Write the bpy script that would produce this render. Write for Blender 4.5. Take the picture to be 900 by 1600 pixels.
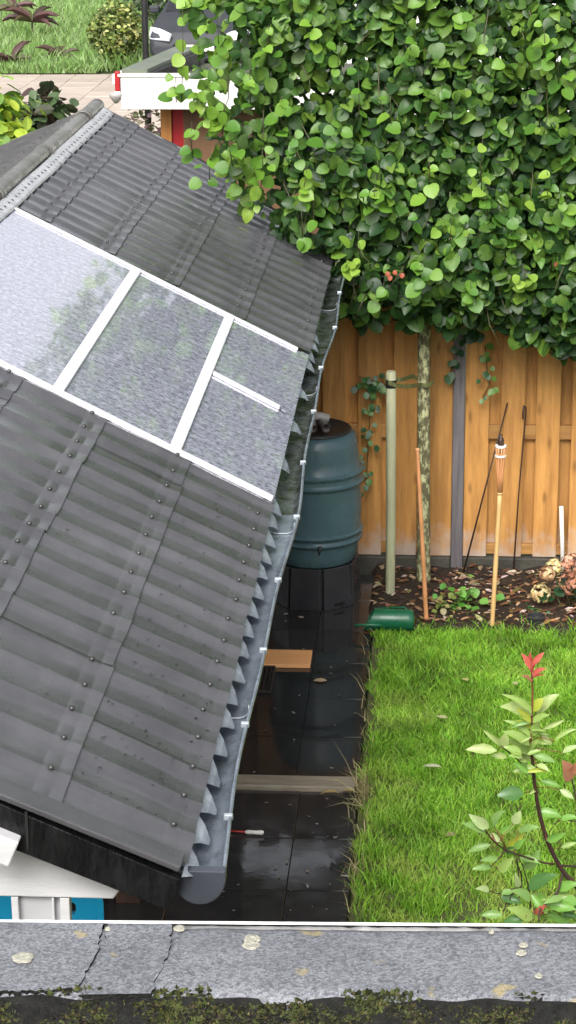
import bpy, bmesh, math, random
import numpy as np
from mathutils import Vector, Matrix, noise
random.seed(7); rng = np.random.default_rng(7)
S = bpy.context.scene
for o in list(bpy.data.objects): bpy.data.objects.remove(o)
C = S.collection.objects

# ------------------------------------------------------------------ camera
F = 3422.0                                   # focal length in photo pixels (900 x 1600)
nrm = lambda v: np.array(v, float) / np.linalg.norm(v)
Yc = nrm((240, 1105, -F))                    # vanishing point of the eaves
Zc = -nrm((90, -(90 * 240 + F * F) / 1105, -F))
Xc = np.cross(Yc, Zc)
R = np.array([Xc, Yc, Zc])
H = 4.365
EYE = np.array((0, 0, H))
cam = bpy.data.cameras.new('camera'); co = bpy.data.objects.new('camera', cam); C.link(co)
cam.sensor_fit = 'AUTO'; cam.sensor_width = 36; cam.lens = F / 1600 * 36
cam.clip_start = .05; cam.clip_end = 600
m4 = Matrix([list(R[i]) + [EYE[i]] for i in range(3)] + [[0, 0, 0, 1]])
co.matrix_world = m4
S.camera = co
S.render.resolution_x = 576; S.render.resolution_y = 1024

# ------------------------------------------------------------------ sky, sun, exposure
SUN_EL, SUN_AZ = 44, 192                     # veiled sun behind the camera
w = bpy.data.worlds.new('World'); S.world = w; w.use_nodes = True
nt = w.node_tree; nt.nodes.clear()
sky = nt.nodes.new('ShaderNodeTexSky'); sky.sky_type = 'NISHITA'; sky.sun_disc = False
sky.sun_elevation = math.radians(SUN_EL); sky.sun_rotation = math.radians(SUN_AZ)
sky.air_density = 1.0; sky.dust_density = 6.0; sky.ozone_density = 1.0
hs = nt.nodes.new('ShaderNodeHueSaturation'); hs.inputs['Saturation'].default_value = .22; hs.inputs['Value'].default_value = 1.25
bg = nt.nodes.new('ShaderNodeBackground'); bg.inputs[1].default_value = .14
wo = nt.nodes.new('ShaderNodeOutputWorld')
nt.links.new(sky.outputs[0], hs.inputs['Color']); nt.links.new(hs.outputs[0], bg.inputs[0]); nt.links.new(bg.outputs[0], wo.inputs[0])
sl = bpy.data.lights.new('sun', 'SUN'); sl.energy = 1.25; sl.angle = math.radians(30); sl.color = (1, .965, .91)
so = bpy.data.objects.new('sun', sl); C.link(so)
el, az = math.radians(SUN_EL), math.radians(SUN_AZ)
sd = Vector((math.sin(az) * math.cos(el), math.cos(az) * math.cos(el), math.sin(el)))
so.rotation_euler = sd.to_track_quat('Z', 'Y').to_euler(); so.location = sd * 40
S.view_settings.view_transform = 'Standard'; S.view_settings.look = 'None'
S.view_settings.exposure = 0.7; S.view_settings.gamma = 1.0
S.view_settings.use_curve_mapping = False
S.cycles.use_denoising = True

# ------------------------------------------------------------------ photo pixel -> place
def ray(x, y): return R @ np.array((x - 450, 800 - y, -F)) / F
def gz(x, y, z=0.0):
    r = ray(x, y); return EYE + r * (z - H) / r[2]
def gy(x, y, Y):
    r = ray(x, y); return EYE + r * Y / r[1]

# ------------------------------------------------------------------ helpers
def wloc(o):
    v = Vector((0, 0, 0))
    while o is not None: v += o.location; o = o.parent
    return v
def tag(o, label=None, cat=None, group=None, kind=None):
    if label: o['label'] = label
    if cat: o['category'] = cat
    if group: o['group'] = group
    if kind: o['kind'] = kind
    return o
def thing(name, label, cat, loc=(0, 0, 0), group=None):
    o = bpy.data.objects.new(name, None); C.link(o); o.location = Vector([float(q) for q in loc]); o.empty_display_size = .05
    return tag(o, label, cat, group)
def inst(name, me, parent, loc, rot=(0, 0, 0), scale=None, matrix=None):
    o = bpy.data.objects.new(name, me); C.link(o)
    if parent: o.parent = parent
    base = wloc(parent) if parent else Vector((0, 0, 0))
    if matrix is not None:
        mm = matrix.copy(); mm.translation = mm.translation - base; o.matrix_basis = mm
    else:
        o.location = Vector([float(q) for q in loc]) - base; o.rotation_euler = rot
        if scale: o.scale = scale
    return o

class MB:
    def __init__(s): s.v = []; s.f = []; s.m = []; s.c = []
    def add(s, vs, fs, mi=0, col=None):
        b = len(s.v); s.v += [tuple(float(q) for q in p) for p in vs]
        s.f += [tuple(b + i for i in f) for f in fs]; s.m += [mi] * len(fs)
        if col is not None: s.c += [col] * len(vs)
        return s
    def box(s, lo, hi, mi=0, rot=None, piv=None):
        x0, y0, z0 = lo; x1, y1, z1 = hi
        vs = [Vector(p) for p in ((x0,y0,z0),(x1,y0,z0),(x1,y1,z0),(x0,y1,z0),(x0,y0,z1),(x1,y0,z1),(x1,y1,z1),(x0,y1,z1))]
        if rot is not None:
            piv = Vector(piv) if piv is not None else (vs[0] + vs[6]) / 2
            vs = [rot @ (p - piv) + piv for p in vs]
        return s.add(vs, [(0,3,2,1),(4,5,6,7),(0,1,5,4),(1,2,6,5),(2,3,7,6),(3,0,4,7)], mi)
    def tube(s, pts, rad, n=8, cap=True, mi=0, col=None, closed=False):
        pts = [Vector([float(q) for q in p]) for p in pts]
        if not hasattr(rad, '__len__'): rad = [rad] * len(pts)
        vs = []; fs = []; prev = None
        for i, p in enumerate(pts):
            t = (pts[min(i+1, len(pts)-1)] - pts[max(i-1, 0)]).normalized()
            if prev is None:
                a = Vector((0,0,1)) if abs(t.z) < .9 else Vector((1,0,0))
                u = t.cross(a).normalized()
            else: u = (prev - t * prev.dot(t)).normalized()
            prev = u; q = t.cross(u)
            for k in range(n):
                an = 2 * math.pi * k / n
                vs.append(p + (u * math.cos(an) + q * math.sin(an)) * rad[i])
        for i in range(len(pts) - 1):
            for k in range(n):
                k2 = (k + 1) % n
                fs.append((i*n+k, i*n+k2, (i+1)*n+k2, (i+1)*n+k))
        if cap:
            fs.append(tuple(range(n-1, -1, -1))); fs.append(tuple((len(pts)-1)*n + k for k in range(n)))
        return s.add(vs, fs, mi, col)
    def lathe(s, prof, c, n=32, mi=0, cap=True):
        vs = []; fs = []
        for r, z in prof:
            for k in range(n):
                an = 2*math.pi*k/n; vs.append((c[0]+r*math.cos(an), c[1]+r*math.sin(an), c[2]+z))
        for i in range(len(prof)-1):
            for k in range(n):
                k2 = (k+1) % n; fs.append((i*n+k, i*n+k2, (i+1)*n+k2, (i+1)*n+k))
        if cap: fs.append(tuple(range(n-1,-1,-1))); fs.append(tuple((len(prof)-1)*n+k for k in range(n)))
        return s.add(vs, fs, mi)
    def prism(s, poly, ax, a, b, mi=0):
        """poly: 2-D points; extruded along axis ax from a to b"""
        def P(q, h):
            l = list(q); l.insert(ax, h); return l
        n = len(poly)
        vs = [P(q, a) for q in poly] + [P(q, b) for q in poly]
        fs = [tuple(range(n-1,-1,-1)), tuple(range(n, 2*n))] + [(i, (i+1) % n, n+(i+1) % n, n+i) for i in range(n)]
        return s.add(vs, fs, mi)
    def grid(s, fn, nu, nv, mi=0):
        vs = [fn(i/(nu-1), j/(nv-1)) for i in range(nu) for j in range(nv)]
        fs = [(i*nv+j, (i+1)*nv+j, (i+1)*nv+j+1, i*nv+j+1) for i in range(nu-1) for j in range(nv-1)]
        return s.add(vs, fs, mi)
    def mesh(s, name, mats, smooth=False, fix=True):
        me = bpy.data.meshes.new(name); me.from_pydata(s.v, [], s.f)
        for mt in (mats if isinstance(mats, (list, tuple)) else [mats]): me.materials.append(mt)
        me.polygons.foreach_set('material_index', s.m)
        if s.c:
            at = me.attributes.new('tint', 'FLOAT_COLOR', 'POINT')
            at.data.foreach_set('color', np.array([(c[0], c[1], c[2], 1) for c in s.c], 'f').ravel())
        if fix:
            bm = bmesh.new(); bm.from_mesh(me); bmesh.ops.recalc_face_normals(bm, faces=bm.faces); bm.to_mesh(me); bm.free()
        if smooth: me.polygons.foreach_set('use_smooth', [True] * len(me.polygons))
        me.update(); return me
    def build(s, name, mats, parent=None, smooth=False, bevel=0, solid=0, angle=None, fix=True):
        base = wloc(parent) if parent else Vector((0, 0, 0))
        if parent: s.v = [(p[0]-base.x, p[1]-base.y, p[2]-base.z) for p in s.v]
        o = bpy.data.objects.new(name, s.mesh(name, mats, smooth, fix)); C.link(o)
        if parent: o.parent = parent
        if solid: md = o.modifiers.new('solid', 'SOLIDIFY'); md.thickness = solid; md.offset = -1
        if bevel: md = o.modifiers.new('bevel', 'BEVEL'); md.width = bevel; md.segments = 2; md.limit_method = 'ANGLE'
        return o
def smooth_by_angle(o, deg=40):
    me = o.data
    me.polygons.foreach_set('use_smooth', [True] * len(me.polygons))
    bm = bmesh.new(); bm.from_mesh(me)
    for e in bm.edges:
        if len(e.link_faces) == 2 and e.calc_face_angle(0) > math.radians(deg): e.smooth = False
    bm.to_mesh(me); bm.free(); return o

# ------------------------------------------------------------------ materials
def mat(name, col, rough=.6, col2=None, scale=6, stretch=(1,1,1), bump=0, bscale=60, spec=.5, metal=0, rand=0, coat=0,
        attr=None, transl=0, contrast=(.35,.65), detail=5, rvar=0, bstretch=None, extra=None, trans=0, ior=1.45, coatr=.05):
    m = bpy.data.materials.new(name); m.use_nodes = True; n = m.node_tree; N = n.nodes; L = n.links
    b = N['Principled BSDF']; b.inputs['Roughness'].default_value = rough; b.inputs['Metallic'].default_value = metal
    b.inputs['Specular IOR Level'].default_value = spec; b.inputs['Coat Weight'].default_value = coat; b.inputs['Coat Roughness'].default_value = coatr
    b.inputs['Transmission Weight'].default_value = trans; b.inputs['IOR'].default_value = ior
    tc = N.new('ShaderNodeTexCoord'); mp = N.new('ShaderNodeMapping'); mp.inputs['Scale'].default_value = stretch
    L.new(tc.outputs['Object'], mp.inputs[0])
    src = mp.outputs[0]
    if rand:                                   # shift the pattern from object to object
        oi = N.new('ShaderNodeObjectInfo'); ad = N.new('ShaderNodeVectorMath'); ad.operation = 'ADD'
        ml = N.new('ShaderNodeMath'); ml.operation = 'MULTIPLY'; ml.inputs[1].default_value = 37
        L.new(oi.outputs['Random'], ml.inputs[0]); L.new(mp.outputs[0], ad.inputs[0]); L.new(ml.outputs[0], ad.inputs[1]); src = ad.outputs[0]
    nz = N.new('ShaderNodeTexNoise'); nz.inputs['Scale'].default_value = scale; nz.inputs['Detail'].default_value = detail; nz.inputs['Roughness'].default_value = .65
    L.new(src, nz.inputs['Vector'])
    mr = N.new('ShaderNodeMapRange'); mr.inputs[1].default_value = contrast[0]; mr.inputs[2].default_value = contrast[1]
    L.new(nz.outputs['Fac'], mr.inputs[0])
    mx = N.new('ShaderNodeMix'); mx.data_type = 'RGBA'
    L.new(mr.outputs[0], mx.inputs['Factor'])
    c2 = col2 or tuple(q * .6 for q in col)
    mx.inputs['A'].default_value = (*col, 1); mx.inputs['B'].default_value = (*c2, 1)
    out = mx.outputs['Result']
    if attr:
        a = N.new('ShaderNodeAttribute'); a.attribute_name = attr
        mu = N.new('ShaderNodeMix'); mu.data_type = 'RGBA'; mu.blend_type = 'MULTIPLY'; mu.inputs['Factor'].default_value = 1
        L.new(out, mu.inputs['A']); L.new(a.outputs['Color'], mu.inputs['B']); out = mu.outputs['Result']
    if rand:
        hv = N.new('ShaderNodeHueSaturation'); rr = N.new('ShaderNodeMapRange'); rr.inputs[3].default_value = 1 - rand; rr.inputs[4].default_value = 1 + rand
        L.new(oi.outputs['Random'], rr.inputs[0]); L.new(rr.outputs[0], hv.inputs['Value']); L.new(out, hv.inputs['Color']); out = hv.outputs[0]
    if extra: out = extra(N, L, tc, out, b)
    L.new(out, b.inputs['Base Color'])
    if rvar:
        r2 = N.new('ShaderNodeMapRange'); r2.inputs[1].default_value = .35; r2.inputs[2].default_value = .65; r2.inputs[3].default_value = max(rough - rvar, .02); r2.inputs[4].default_value = rough + rvar
        n3 = N.new('ShaderNodeTexNoise'); n3.inputs['Scale'].default_value = scale * 1.7; n3.inputs['Detail'].default_value = 4; L.new(src, n3.inputs['Vector'])
        L.new(n3.outputs['Fac'], r2.inputs[0]); L.new(r2.outputs[0], b.inputs['Roughness'])
    if bump:
        n2 = N.new('ShaderNodeTexNoise'); n2.inputs['Scale'].default_value = bscale; n2.inputs['Detail'].default_value = 4
        if bstretch:
            m2 = N.new('ShaderNodeMapping'); m2.inputs['Scale'].default_value = bstretch; L.new(tc.outputs['Object'], m2.inputs[0]); L.new(m2.outputs[0], n2.inputs['Vector'])
        else: L.new(src, n2.inputs['Vector'])
        bu = N.new('ShaderNodeBump'); bu.inputs['Strength'].default_value = bump; bu.inputs['Distance'].default_value = .01
        L.new(n2.outputs['Fac'], bu.inputs['Height']); L.new(bu.outputs[0], b.inputs['Normal'])
    if transl:
        t = N.new('ShaderNodeBsdfTranslucent'); L.new(out, t.inputs[0]); ms = N.new('ShaderNodeMixShader'); ms.inputs[0].default_value = transl
        L.new(b.outputs[0], ms.inputs[1]); L.new(t.outputs[0], ms.inputs[2]); L.new(ms.outputs[0], N['Material Output'].inputs[0])
    return m

def stain_bottom(N, L, tc, out, b):            # pale mineral stain and grime along the foot of the boards
    sx = N.new('ShaderNodeSeparateXYZ'); L.new(tc.outputs['Object'], sx.inputs[0])
    nz = N.new('ShaderNodeTexNoise'); nz.inputs['Scale'].default_value = 9; nz.inputs['Detail'].default_value = 6
    oi = N.new('ShaderNodeObjectInfo'); ad = N.new('ShaderNodeVectorMath'); ad.operation = 'ADD'; ml = N.new('ShaderNodeMath'); ml.operation = 'MULTIPLY'; ml.inputs[1].default_value = 53
    L.new(oi.outputs['Random'], ml.inputs[0]); L.new(tc.outputs['Object'], ad.inputs[0]); L.new(ml.outputs[0], ad.inputs[1]); L.new(ad.outputs[0], nz.inputs['Vector'])
    mu = N.new('ShaderNodeMath'); mu.operation = 'MULTIPLY_ADD'; mu.inputs[1].default_value = .45; mu.inputs[2].default_value = -.16
    L.new(nz.outputs['Fac'], mu.inputs[0])
    sb = N.new('ShaderNodeMath'); sb.operation = 'SUBTRACT'; L.new(mu.outputs[0], sb.inputs[0]); L.new(sx.outputs['Z'], sb.inputs[1])
    mr = N.new('ShaderNodeMapRange'); mr.inputs[1].default_value = -.10; mr.inputs[2].default_value = .06; mr.inputs[4].default_value = .85; L.new(sb.outputs[0], mr.inputs[0])
    mx = N.new('ShaderNodeMix'); mx.data_type = 'RGBA'; L.new(mr.outputs[0], mx.inputs['Factor']); L.new(out, mx.inputs['A']); mx.inputs['B'].default_value = (.44, .37, .32, 1)
    # knots
    vo = N.new('ShaderNodeTexVoronoi'); vo.inputs['Scale'].default_value = 1; mp = N.new('ShaderNodeMapping'); mp.inputs['Scale'].default_value = (9, 9, 3.2)
    L.new(ad.outputs[0], mp.inputs[0]); L.new(mp.outputs[0], vo.inputs['Vector'])
    kr = N.new('ShaderNodeMapRange'); kr.inputs[1].default_value = .05; kr.inputs[2].default_value = .16; kr.inputs[3].default_value = .6; kr.inputs[4].default_value = 0; L.new(vo.outputs['Distance'], kr.inputs[0])
    m2 = N.new('ShaderNodeMix'); m2.data_type = 'RGBA'; L.new(kr.outputs[0], m2.inputs['Factor']); L.new(mx.outputs['Result'], m2.inputs['A']); m2.inputs['B'].default_value = (.13, .055, .015, 1)
    return m2.outputs['Result']

M = {}
M['board'] = mat('fence_wood', (.52,.262,.075), .55, (.33,.155,.042), 3.0, (7,7,.7), .35, 30, rand=.2, bstretch=(6,6,.5), extra=stain_bottom)
M['rail'] = mat('rail_wood', (.44,.235,.07), .6, (.30,.14,.04), 3, (.7,7,7), .2, 30, rand=.1)
M['post_grey'] = mat('weathered_grey_wood', (.17,.155,.16), .6, (.10,.09,.10), 4, (9,9,.6), .3, 40, bstretch=(9,9,.6))
M['gravel_board'] = mat('stained_concrete', (.075,.07,.055), .7, (.035,.034,.027), 5, bump=.4, bscale=40)
M['soil'] = mat('wet_soil', (.030,.019,.012), .75, (.014,.009,.006), 14, bump=1, bscale=45, detail=8)
M['lawn_soil'] = mat('lawn_soil', (.09,.11,.03), .9, (.06,.06,.025), 9, bump=.8, bscale=40)
M['ground'] = mat('meadow_ground', (.075,.10,.03), .95, (.05,.06,.025), .6, bump=.5, bscale=8)
M['grass'] = mat('grass_blade', (1,1,1), .5, (.8,.85,.7), 3, attr='tint', transl=.35, spec=.3)
M['litter'] = mat('dead_leaf', (1,1,1), .6, (.6,.55,.5), 60, attr='tint', transl=.1, spec=.4)
M['leaf'] = mat('lime_leaf', (1,1,1), .42, (.66,.70,.58), 30, attr='tint', transl=.30, spec=.5)
def tilecrack(N, L, tc, out, b): return out
M['tile'] = mat('wet_black_slab', (.021,.0205,.021), .07, (.034,.032,.031), 5, bump=.025, bscale=14, spec=.7, rand=.25, rvar=.05)
M['tile_joint'] = mat('slab_joint', (.018,.017,.015), .6, (.01,.01,.009), 20, bump=.4)
M['edging'] = mat('pale_edging', (.34,.30,.235), .4, (.22,.18,.13), 5, (1,6,6), .3, 40)
M['roof_old'] = mat('bitumen_sheet_old', (.085,.082,.08), .45, (.05,.05,.05), 4, bump=.2, bscale=200, rand=.08)
M['screw'] = mat('screw_cap', (.045,.045,.045), .3, spec=.6)
M['ridge'] = mat('ridge_cap', (.15,.145,.135), .33, (.095,.092,.075), 5, bump=.15, bscale=100, rand=.1, rvar=.1)
M['flash'] = mat('lead_strip', (.44,.45,.47), .35, (.30,.31,.33), 12, bump=.15, bscale=60, rvar=.1)
M['zinc'] = mat('zinc', (.24,.28,.33), .24, (.13,.155,.185), 16, (1,.6,1), .06, 60, metal=.35, rvar=.08)
M['zinc_dirty'] = mat('zinc_mossy', (.20,.225,.235), .25, (.055,.065,.04), 16, bump=.15, bscale=60, metal=.7, rvar=.1, contrast=(.4,.6))
M['endcap'] = mat('gutter_endcap', (.05,.055,.07), .35, (.035,.04,.05), 8)
M['glint'] = mat('gutter_glint', (.34,.375,.41), .25, (.20,.23,.255), 25)
M['clip'] = mat('gutter_clip', (.42,.47,.51), .3, (.33,.37,.40), 20, metal=.3)
M['water'] = mat('gutter_water', (.02,.022,.02), .03, (.03,.03,.02), 6, bump=.06, bscale=40)
M['felt_black'] = mat('black_membrane', (.005,.005,.006), .3, (.014,.015,.016), 9, (3,3,1.1), .35, 26, rvar=.1, contrast=(.45,.75), bstretch=(3,3,1))
M['white_paint'] = mat('white_paint', (.56,.56,.57), .45, (.47,.47,.48), 4, (.6,4,4), .12, 50)
M['white_soft'] = mat('white_panel', (.44,.44,.46), .5, (.40,.40,.42), 4)
M['blue'] = mat('blue_plastic', (.015,.45,.80), .3, (.012,.40,.72), 4)
M['bar'] = mat('glazing_bar', (.66,.66,.70), .4, (.56,.56,.60), 30)
M['brown_wood'] = mat('brown_wall', (.06,.028,.016), .5, (.035,.017,.01), 3, (6,6,.6), .2)

def drops(N, L, tc, out, b):                   # rain beads on the clear sheets
    mp = N.new('ShaderNodeMapping'); mp.inputs['Scale'].default_value = (60, 60, 60); L.new(tc.outputs['Object'], mp.inputs[0])
    vo = N.new('ShaderNodeTexVoronoi'); vo.inputs['Scale'].default_value = 1.0; L.new(mp.outputs[0], vo.inputs['Vector'])
    nz = N.new('ShaderNodeTexNoise'); nz.inputs['Scale'].default_value = 95; nz.inputs['Detail'].default_value = 5; L.new(tc.outputs['Object'], nz.inputs['Vector'])
    ad = N.new('ShaderNodeMath'); ad.operation = 'MULTIPLY_ADD'; ad.inputs[1].default_value = .6; L.new(vo.outputs['Distance'], ad.inputs[0]); L.new(nz.outputs['Fac'], ad.inputs[2])
    bu = N.new('ShaderNodeBump'); bu.inputs['Strength'].default_value = .14; bu.inputs['Distance'].default_value = .004; L.new(ad.outputs[0], bu.inputs['Height'])
    L.new(bu.outputs[0], b.inputs['Normal'])
    wv = N.new('ShaderNodeTexWave'); wv.wave_type = 'BANDS'; wv.bands_direction = 'Y'; wv.inputs['Scale'].default_value = 4.2; wv.inputs['Distortion'].default_value = 1.2; wv.inputs['Detail'].default_value = 3; wv.inputs['Detail Scale'].default_value = 6
    L.new(tc.outputs['Object'], wv.inputs['Vector'])
    mr = N.new('ShaderNodeMapRange'); mr.inputs[1].default_value = .0; mr.inputs[2].default_value = .35; mr.inputs[3].default_value = .8; mr.inputs[4].default_value = 1.0; L.new(wv.outputs['Fac'], mr.inputs[0])
    hv = N.new('ShaderNodeHueSaturation'); L.new(mr.outputs[0], hv.inputs['Value']); L.new(out, hv.inputs['Color'])
    return hv.outputs[0]
M['glazing'] = mat('clear_sheet', (.48,.485,.60), .10, (.15,.15,.21), 95, (.45,1.3,1), spec=.5, extra=drops, detail=3, coat=1, coatr=.04, contrast=(.38,.60), ior=1.85)
M['butt'] = mat('green_butt', (.075,.135,.155), .27, (.06,.112,.13), 5, bump=.05, bscale=60, rvar=.06)
M['butt_lid'] = mat('butt_lid', (.018,.018,.019), .35, (.03,.028,.026), 8, bump=.1)
M['black_plastic'] = mat('black_plastic', (.024,.024,.027), .3, (.036,.036,.04), 6, bump=.05, rvar=.08)
M['pipe_grey'] = mat('grey_pvc', (.46,.44,.43), .4, (.30,.28,.27), 10)
M['dark'] = mat('dark_inside', (.004,.004,.004), .8)
M['stake'] = mat('green_stake', (.40,.41,.25), .7, (.29,.30,.20), 5, (6,6,.7), .3, 50, bstretch=(6,6,.6))
M['strap'] = mat('tree_tie', (.16,.17,.06), .6, (.07,.08,.03), 20)
M['bark'] = mat('mossy_bark', (.11,.10,.05), .8, (.46,.47,.26), 42, (1,1,.5), .9, 60, contrast=(.48,.62), detail=7)
M['twig'] = mat('twig', (.07,.075,.03), .6, (.05,.04,.02), 12)
M['bamboo'] = mat('bamboo', (.66,.43,.19), .45, (.56,.34,.13), 9, (2,2,.5))
M['cane'] = mat('brown_cane', (.60,.29,.13), .45, (.50,.22,.09), 9, (2,2,.5))
M['metal_dark'] = mat('dark_rod', (.03,.017,.012), .5, (.05,.025,.015), 30)
M['white_plastic'] = mat('white_pvc', (.78,.77,.72), .4, (.7,.69,.64), 9)
M['green_plastic'] = mat('green_can', (.012,.12,.055), .3, (.008,.085,.04), 6, rvar=.06)
M['new_wood'] = mat('orange_plank', (.84,.44,.19), .4, (.76,.36,.14), 3, (1,8,8), .05)
M['cast'] = mat('drain_iron', (.02,.02,.02), .35, (.03,.028,.026), 20)
M['red_plastic'] = mat('red_handle', (.45,.03,.02), .35)
M['steel'] = mat('steel', (.6,.6,.62), .25, metal=.8)
M['pleaf'] = mat('shrub_leaf', (1,1,1), .32, (.82,.86,.75), 12, attr='tint', transl=.3, spec=.55)
M['stem_dark'] = mat('shrub_stem', (.022,.012,.010), .5, (.05,.02,.015), 30)
M['petal'] = mat('dry_petal', (1,1,1), .7, (.7,.62,.55), 40, attr='tint', transl=.2, spec=.2)
M['hleaf'] = mat('ivy_leaf', (1,1,1), .38, (.7,.75,.65), 20, attr='tint', transl=.2)
def weather(N, L, tc, out, b):                 # broad damp and dusty patches, faint run-off streaks down the slope
    mp = N.new('ShaderNodeMapping'); mp.inputs['Scale'].default_value = (.9, 7, .9); L.new(tc.outputs['Object'], mp.inputs[0])
    n1 = N.new('ShaderNodeTexNoise'); n1.inputs['Scale'].default_value = 2.2; n1.inputs['Detail'].default_value = 6; L.new(mp.outputs[0], n1.inputs['Vector'])
    n2 = N.new('ShaderNodeTexNoise'); n2.inputs['Scale'].default_value = 1.6; n2.inputs['Detail'].default_value = 5; L.new(tc.outputs['Object'], n2.inputs['Vector'])
    ad = N.new('ShaderNodeMath'); ad.operation = 'ADD'; L.new(n1.outputs['Fac'], ad.inputs[0]); L.new(n2.outputs['Fac'], ad.inputs[1])
    mr = N.new('ShaderNodeMapRange'); mr.inputs[1].default_value = .75; mr.inputs[2].default_value = 1.25; mr.inputs[3].default_value = .88; mr.inputs[4].default_value = 1.16; L.new(ad.outputs[0], mr.inputs[0])
    hv = N.new('ShaderNodeHueSaturation'); L.new(mr.outputs[0], hv.inputs['Value']); L.new(out, hv.inputs['Color'])
    mc = N.new('ShaderNodeMapRange'); mc.inputs[1].default_value = .3; mc.inputs[2].default_value = .7; mc.inputs[3].default_value = .12; mc.inputs[4].default_value = .30; L.new(n2.outputs['Fac'], mc.inputs[0]); L.new(mc.outputs[0], b.inputs['Coat Roughness'])
    return hv.outputs[0]
def granules(N, L, tc, out, b):
    vo = N.new('ShaderNodeTexVoronoi'); vo.inputs['Scale'].default_value = 330; L.new(tc.outputs['Object'], vo.inputs['Vector'])
    mr = N.new('ShaderNodeMapRange'); mr.inputs[3].default_value = .6; mr.inputs[4].default_value = 1.5; sx = N.new('ShaderNodeSeparateColor')
    L.new(vo.outputs['Color'], sx.inputs[0]); L.new(sx.outputs[0], mr.inputs[0])
    hv = N.new('ShaderNodeHueSaturation'); L.new(mr.outputs[0], hv.inputs['Value']); L.new(out, hv.inputs['Color'])
    bu = N.new('ShaderNodeBump'); bu.inputs['Strength'].default_value = .5; bu.inputs['Distance'].default_value = .002; L.new(vo.outputs['Distance'], bu.inputs['Height']); L.new(bu.outputs[0], b.inputs['Normal'])
    # yellow lichen bloom
    nz = N.new('ShaderNodeTexNoise'); nz.inputs['Scale'].default_value = 17; nz.inputs['Detail'].default_value = 3; L.new(tc.outputs['Object'], nz.inputs['Vector'])
    lr = N.new('ShaderNodeMapRange'); lr.inputs[1].default_value = .645; lr.inputs[2].default_value = .70; lr.inputs[4].default_value = .55; L.new(nz.outputs['Fac'], lr.inputs[0])
    mx = N.new('ShaderNodeMix'); mx.data_type = 'RGBA'; L.new(lr.outputs[0], mx.inputs['Factor']); L.new(hv.outputs[0], mx.inputs['A']); mx.inputs['B'].default_value = (.36,.28,.09,1)
    return mx.outputs['Result']
M['roof'] = mat('bitumen_sheet', (.076,.076,.083), .30, (.050,.050,.055), 5, (1,1,1), .10, 260, spec=.5, rand=.08, rvar=.06, detail=8, coat=.65, coatr=.2, extra=weather)
M['felt'] = mat('granulated_felt', (.165,.17,.188), .5, (.115,.12,.132), 7, extra=granules, detail=8)
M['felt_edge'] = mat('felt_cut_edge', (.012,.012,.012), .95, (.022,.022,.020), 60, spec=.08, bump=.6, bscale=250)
M['lichen'] = mat('lichen', (.40,.39,.32), .8, (.27,.265,.22), 160, bump=.5, bscale=300)
M['moss'] = mat('moss', (1,1,1), .9, (.5,.5,.5), 90, attr='tint', spec=.15)
M['alu'] = mat('white_trim', (.85,.85,.85), .3, (.8,.8,.8), 6)
M['brick_wall'] = mat('house_wall', (.25,.12,.08), .8, (.18,.08,.06), 8)
M['paving'] = mat('pale_paving', (.44,.37,.31), .6, (.37,.31,.26), 3, rand=.10, bump=.2, bscale=30)
M['paving_joint'] = mat('paving_joint', (.26,.22,.18), .8)
M['gleaf'] = mat('far_leaf', (1,1,1), .5, (.75,.8,.7), 9, attr='tint', transl=.3)
M['rubber'] = mat('black_rubber', (.012,.012,.013), .55, (.022,.022,.022), 5, spec=.3)
M['trim_green'] = mat('mossy_trim', (.15,.17,.13), .45, (.10,.12,.08), 4)
M['fascia'] = mat('cream_fascia', (.78,.77,.72), .5, (.72,.71,.66), 1.5)
M['orange_wood'] = mat('orange_post', (.50,.22,.06), .55, (.40,.16,.04), 4, (5,5,.6))
M['red_paint'] = mat('red_panel', (.40,.010,.016), .5, (.30,.008,.012), 5)
M['shed_brown'] = mat('shed_boards', (.16,.085,.04), .6, (.10,.05,.025), 4, (5,5,.6))
M['carpaint'] = mat('grey_carpaint', (.035,.038,.045), .5, (.04,.043,.05), 3, spec=.25)
M['carglass'] = mat('car_glass', (.02,.022,.025), .05, spec=.8)
M['headlamp'] = mat('headlamp', (.7,.74,.8), .1, (.5,.54,.6), 12, spec=.9)
M['tyre'] = mat('tyre', (.02,.02,.02), .7)
M['render_white'] = mat('white_render', (.78,.78,.76), .7, (.72,.72,.70), 2)
M['roof_gravel'] = mat('flat_roof', (.09,.10,.06), .7, (.06,.065,.045), 5)

def G(*rgb): return rgb
def jit(c, s=.15):
    k = 1 + random.uniform(-s, s); return (c[0]*k*(1+random.uniform(-s,s)*.4), c[1]*k, c[2]*k*(1+random.uniform(-s,s)*.6))

# ================================================================== THE SETTING
b = MB().grid(lambda u, v: (-90 + 180*u, -60 + 260*v, -.06), 3, 3).build('ground', M['ground']); tag(b, kind='structure')
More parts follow.
